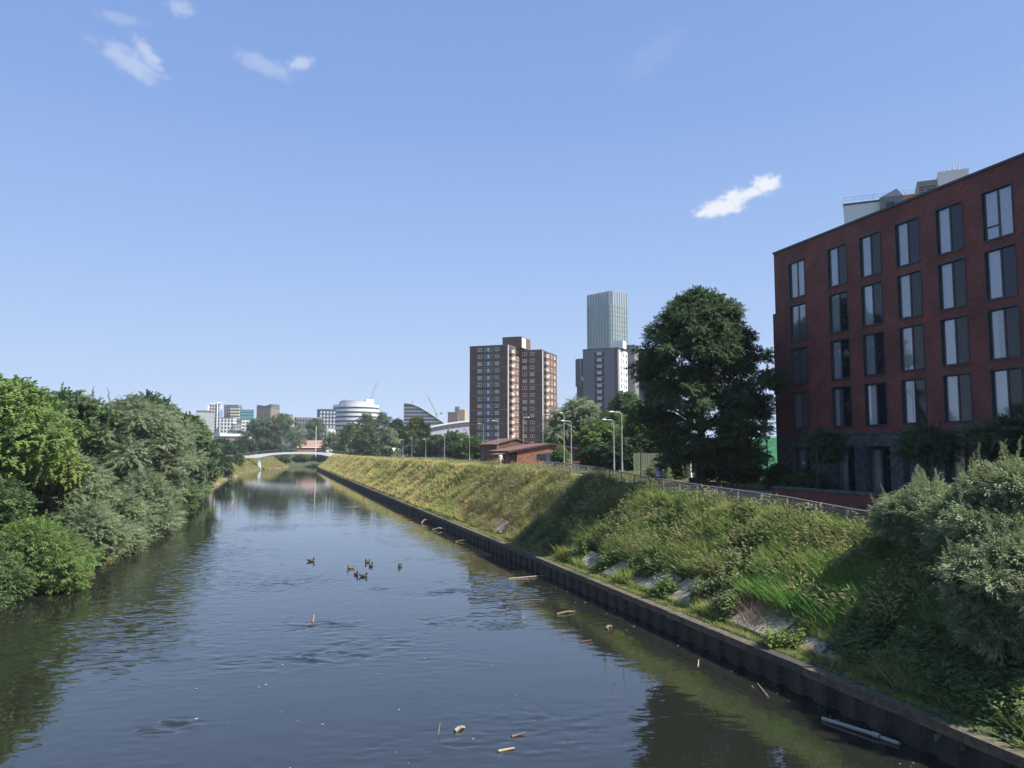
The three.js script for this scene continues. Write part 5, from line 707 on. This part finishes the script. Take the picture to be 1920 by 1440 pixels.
{
  const a = block('apartment_tower', 'white stepped apartment tower, leftmost on the skyline', -62.5, -855, 10, 56.2, 14, 0.1, M.paleGrey, { cols: 4, floors: 16, roof: M.white }); part(a, 'white_frame', merge([span(2.4, 3.4, 0, 52.2, 0.13, 1.2), span(6.2, 7.2, 0, 51, -1, 0.3), span(2.4, 7.2, 51.9, 52.9, -6, 1.25), span(-6.5, -5.003, 34, 49.5, -5, 0), span(-9, -6.503, 30, 44, -5, 0)]), M.white);
  block('apartment_block', 'low grey wing beside the white stepped tower', -72.5, -848, 13, 48.3, 12, 0.1, M.slate, { bands: 1, glass: M.paleGrey });
  block('apartment_block', 'white roofed low block just above the left bank trees', -69, -834, 16, 43.4, 10, 0.1, M.paleGrey, { roof: M.white });
  block('office_tower', 'grey office tower with cream corner, second from the left on the skyline', -46.2, -850, 14, 54.6, 14, -0.25, M.midGrey, { cols: 6, fill: 0.5, floors: 16 }); const o2 = block('office_tower', 'cream fronted slab attached to the grey office tower', -42.2, -842, 8.4, 51.6, 8, -0.1, M.cream, { bands: 1 });
  block('office_block', 'teal glass office block between two towers', -32.6, -856, 17.5, 50.2, 14, 0.05, M.teal, { bands: 1, glass: std([0.04, 0.10, 0.13], 0.2) }); block('office_block', 'brownish block below the teal glass office', -29.6, -700, 13.5, 34.8, 10, 0.1, std([0.18, 0.17, 0.17], 0.8), { cols: 7, show: 7 });
  const rb = block('ribbed_tower', 'dark tower with golden vertical ribs and a notched roof', -12.8, -788, 15.5, 49.6, 16, -0.55, M.slate, { fins: 9, finMat: M.gold }); part(rb, 'roof_peak', metric(new THREE.ExtrudeGeometry(new THREE.Shape([[-7.7, 45.2], [7.7, 45.2], [7.7, 48], [1, 46], [-7.7, 47.4]].map(p => new THREE.Vector2(...p))), { depth: 15, bevelEnabled: false }).translate(0, 0, -15.4)), M.slate);
  const rb2 = block('ribbed_block', 'lower ribbed golden block stepping down right of the ribbed tower', 4.2, -792, 13, 43, 12, -0.4, M.slate, { fins: 8, finMat: M.gold }); part(rb2, 'step', span(6.5, 10.5, 0, 33, -11, -1), M.cream);
  block('apartment_block', 'white apartment block with dark windows above the works roof', -39.6, -680.5, 10.6, 34.6, 9, -0.2, M.white, { cols: 4, floors: 10, show: 7, fill: 0.5 });
  block('apartment_block', 'slim white block with a dark window column, right of the white apartments', -24.6, -665, 5.8, 32.6, 7, 0.1, M.white, { cols: 2, floors: 10, show: 7, fill: 0.7, glass: M.slate });
  block('apartment_block', 'pale grey block between the two white apartment blocks', -31.2, -676, 6.0, 29.4, 8, 0.1, M.paleGrey, { cols: 3, floors: 8, show: 6, fill: 0.4 });
  const sl = thing('silo', 'pale round silo next to the slim white block', 'silo', [-20.6, 5, -633]); part(sl, 'drum', new THREE.CylinderGeometry(1.9, 1.9, 23, 20).translate(0, 11.5, 0), M.offWhite); part(sl, 'cap', new THREE.ConeGeometry(2.0, 1.0, 20).translate(0, 23.5, 0), M.paleGrey); part(sl, 'ladder', span(-0.25, 0.25, 0, 23, 1.9, 2.1), M.galv);
  block('office_block', 'long low grey office roof left of the dark gridded block', 24.4, -640, 20, 34, 12, 0.1, M.midGrey, { cols: 9, show: 2, roof: M.paleGrey }); block('brick_mill', 'dark low mill roof behind the tall willows', 8.5, -560, 11, 24, 10, 0.2, M.slate, { cols: 4, show: 2 });
  block('gridded_block', 'navy block with a regular grid of white windows', 42.3, -697, 14.4, 43.6, 12, 0.12, std([0.035, 0.045, 0.085], 0.6), { cols: 5, floors: 12, show: 12, fill: 0.52, glass: std([0.45, 0.48, 0.52], 0.35), roof: std([0.035, 0.045, 0.085], 0.6) });
  block('white_box_building', 'small white box building peeping between the trees', 33.4, -512, 5.6, 21.4, 6, 0.1, M.white, { cols: 2, floors: 5, show: 2, fill: 0.25, roof: M.white });
  const rd = thing('round_building', 'large round building of stacked white bands', 'building', [70, 5, -731], 0); part(rd, 'glass_drum', new THREE.CylinderGeometry(20.6, 20.6, 43.5, 64).translate(0, 21.75, 0), M.slate); const band = new THREE.CylinderGeometry(21.1, 21.1, 2.25, 64), bm = std([0.66, 0.68, 0.70], 0.45); for (let k = 0; k < 11; k++) part(rd, 'white_band', band, bm).position.y = 43.6 - k * 4.05; part(rd, 'roof_storey', new THREE.CylinderGeometry(15.5, 16, 3.2, 48).translate(0, 46.3, 0), M.paleGrey); part(rd, 'roof_plant', span(8, 15.5, 45, 50.4, 0, 8), M.offWhite); part(rd, 'dark_louvre', span(-14, -2, 47.9, 48.7, 2, 9), M.slate);
  const wd = thing('sloping_glass_building', 'glass building whose roof slopes down to the right', 'building', [110.5, 5, -705], -0.29), wv = [[0, 0], [44, 0], [44, 23], [38, 27], [30, 32.5], [22, 37.8], [14, 42.5], [7, 45.2], [0, 46]].map(p => new THREE.Vector2(...p)); part(wd, 'glass_body', metric(new THREE.ExtrudeGeometry(new THREE.Shape(wv), { depth: 14, bevelEnabled: false }).translate(0, 0, -14)), M.slate); const edge = x => { for (let k = 2; k < wv.length - 1; k++) if (x <= wv[k].x && x >= wv[k + 1].x) return lerp(wv[k + 1].y, wv[k].y, (x - wv[k + 1].x) / (wv[k].x - wv[k + 1].x)); return 46; };
  for (let k = 0; k < 14; k++) { const y = 3 + k * 3.2; let x1 = 44; while (x1 > 1 && edge(x1) < y + 1.6) x1 -= 0.5; part(wd, 'floor_band', span(0.3, x1, y, y + 1.2, 0.003, 0.25), std([0.30, 0.34, 0.40], 0.4)); } for (let k = 0; k < 15; k++) part(wd, 'mullion', span(k * 3, k * 3 + 0.3, 0, edge(k * 3) - 0.3, 0.26, 0.5), M.slate); part(wd, 'roof_edge', metric(merge(wv.slice(2, -1).map((p, k) => limb([p.x, p.y + 0.2, 0.3], [wv[k + 3].x, wv[k + 3].y + 0.2, 0.3], 0.4, 0.4, 5)))), M.paleGrey); part(wd, 'roof_mast', limb([7.5, 45, -3], [7.5, 49.5, -3], 0.25, 0.15, 5), M.slate);
  const ob = block('brown_tower', 'small orange brown tower above the white roofed shed', 195, -880, 12, 52, 14, -0.5, std([0.30, 0.16, 0.11], 0.8), { cols: 4, floors: 14, show: 8, fill: 0.3 }); part(ob, 'sand_bay', span(6.003, 14, 0, 50.5, -13, -2), std([0.46, 0.30, 0.18], 0.8)); part(ob, 'green_core', span(2, 7, 47.6, 54, -8, -2), std([0.16, 0.20, 0.17], 0.8));
  const crane = (label, x, z, y0, y1, dx, hgt, ang) => { const c = thing('tower_crane', label, 'crane', [x, 5, z], 0, 'cranes on the skyline'), tw = (p, q, w) => { const g = []; for (const [a, b] of [[-1, -1], [1, -1], [1, 1], [-1, 1]]) g.push(limb([p[0] + a * w, p[1], p[2] + b * w], [q[0] + a * w, q[1], q[2] + b * w], 0.16, 0.16, 4)); const n = Math.ceil(Math.hypot(q[0] - p[0], q[1] - p[1]) / 2.2); for (let k = 0; k < n; k++) { const A = k / n, B = (k + 1) / n, s = k % 2 ? 1 : -1, P = t => [lerp(p[0], q[0], t), lerp(p[1], q[1], t), lerp(p[2], q[2], t)], u = P(A), v = P(B); g.push(limb([u[0] - s * w, u[1], u[2] + w], [v[0] + s * w, v[1], v[2] + w], 0.11, 0.11, 4), limb([u[0] - s * w, u[1], u[2] - w], [v[0] + s * w, v[1], v[2] - w], 0.11, 0.11, 4)); } return merge(g); };
    part(c, 'tower', tw([0, 0, 0], [0, y0 - 5, 0], 0.8), M.crane); part(c, 'jib', tw([0, y0 - 5, 0], [dx, y1 - 5, 0], 0.55), M.crane); part(c, 'counter_jib', tw([0, y0 - 5, 0], [-Math.sign(dx) * 5, y0 - 4.4, 0], 0.5), M.crane); part(c, 'counterweight', span(-Math.sign(dx) * 5 - 1, -Math.sign(dx) * 5 + 1, y0 - 6.2, y0 - 4.2, -0.8, 0.8), M.midGrey); part(c, 'cab', span(-1.1, 1.1, y0 - 6.6, y0 - 4.6, 0.9, 2.6), M.paleGrey); };
  crane('tall luffing crane above the round building', 87, -768, 56, 75, 6.6); crane('short crane jib at the left of the round building roof', 64.6, -775, 54, 59.5, -2.6); crane('crane leaning left behind the sloping glass building', 157.5, -788, 46.5, 64.8, -9.8);
}
scene.fog = new THREE.FogExp2(new THREE.Color(0.80, 0.88, 1.0), 0.00015);
renderer.render(scene, camera);
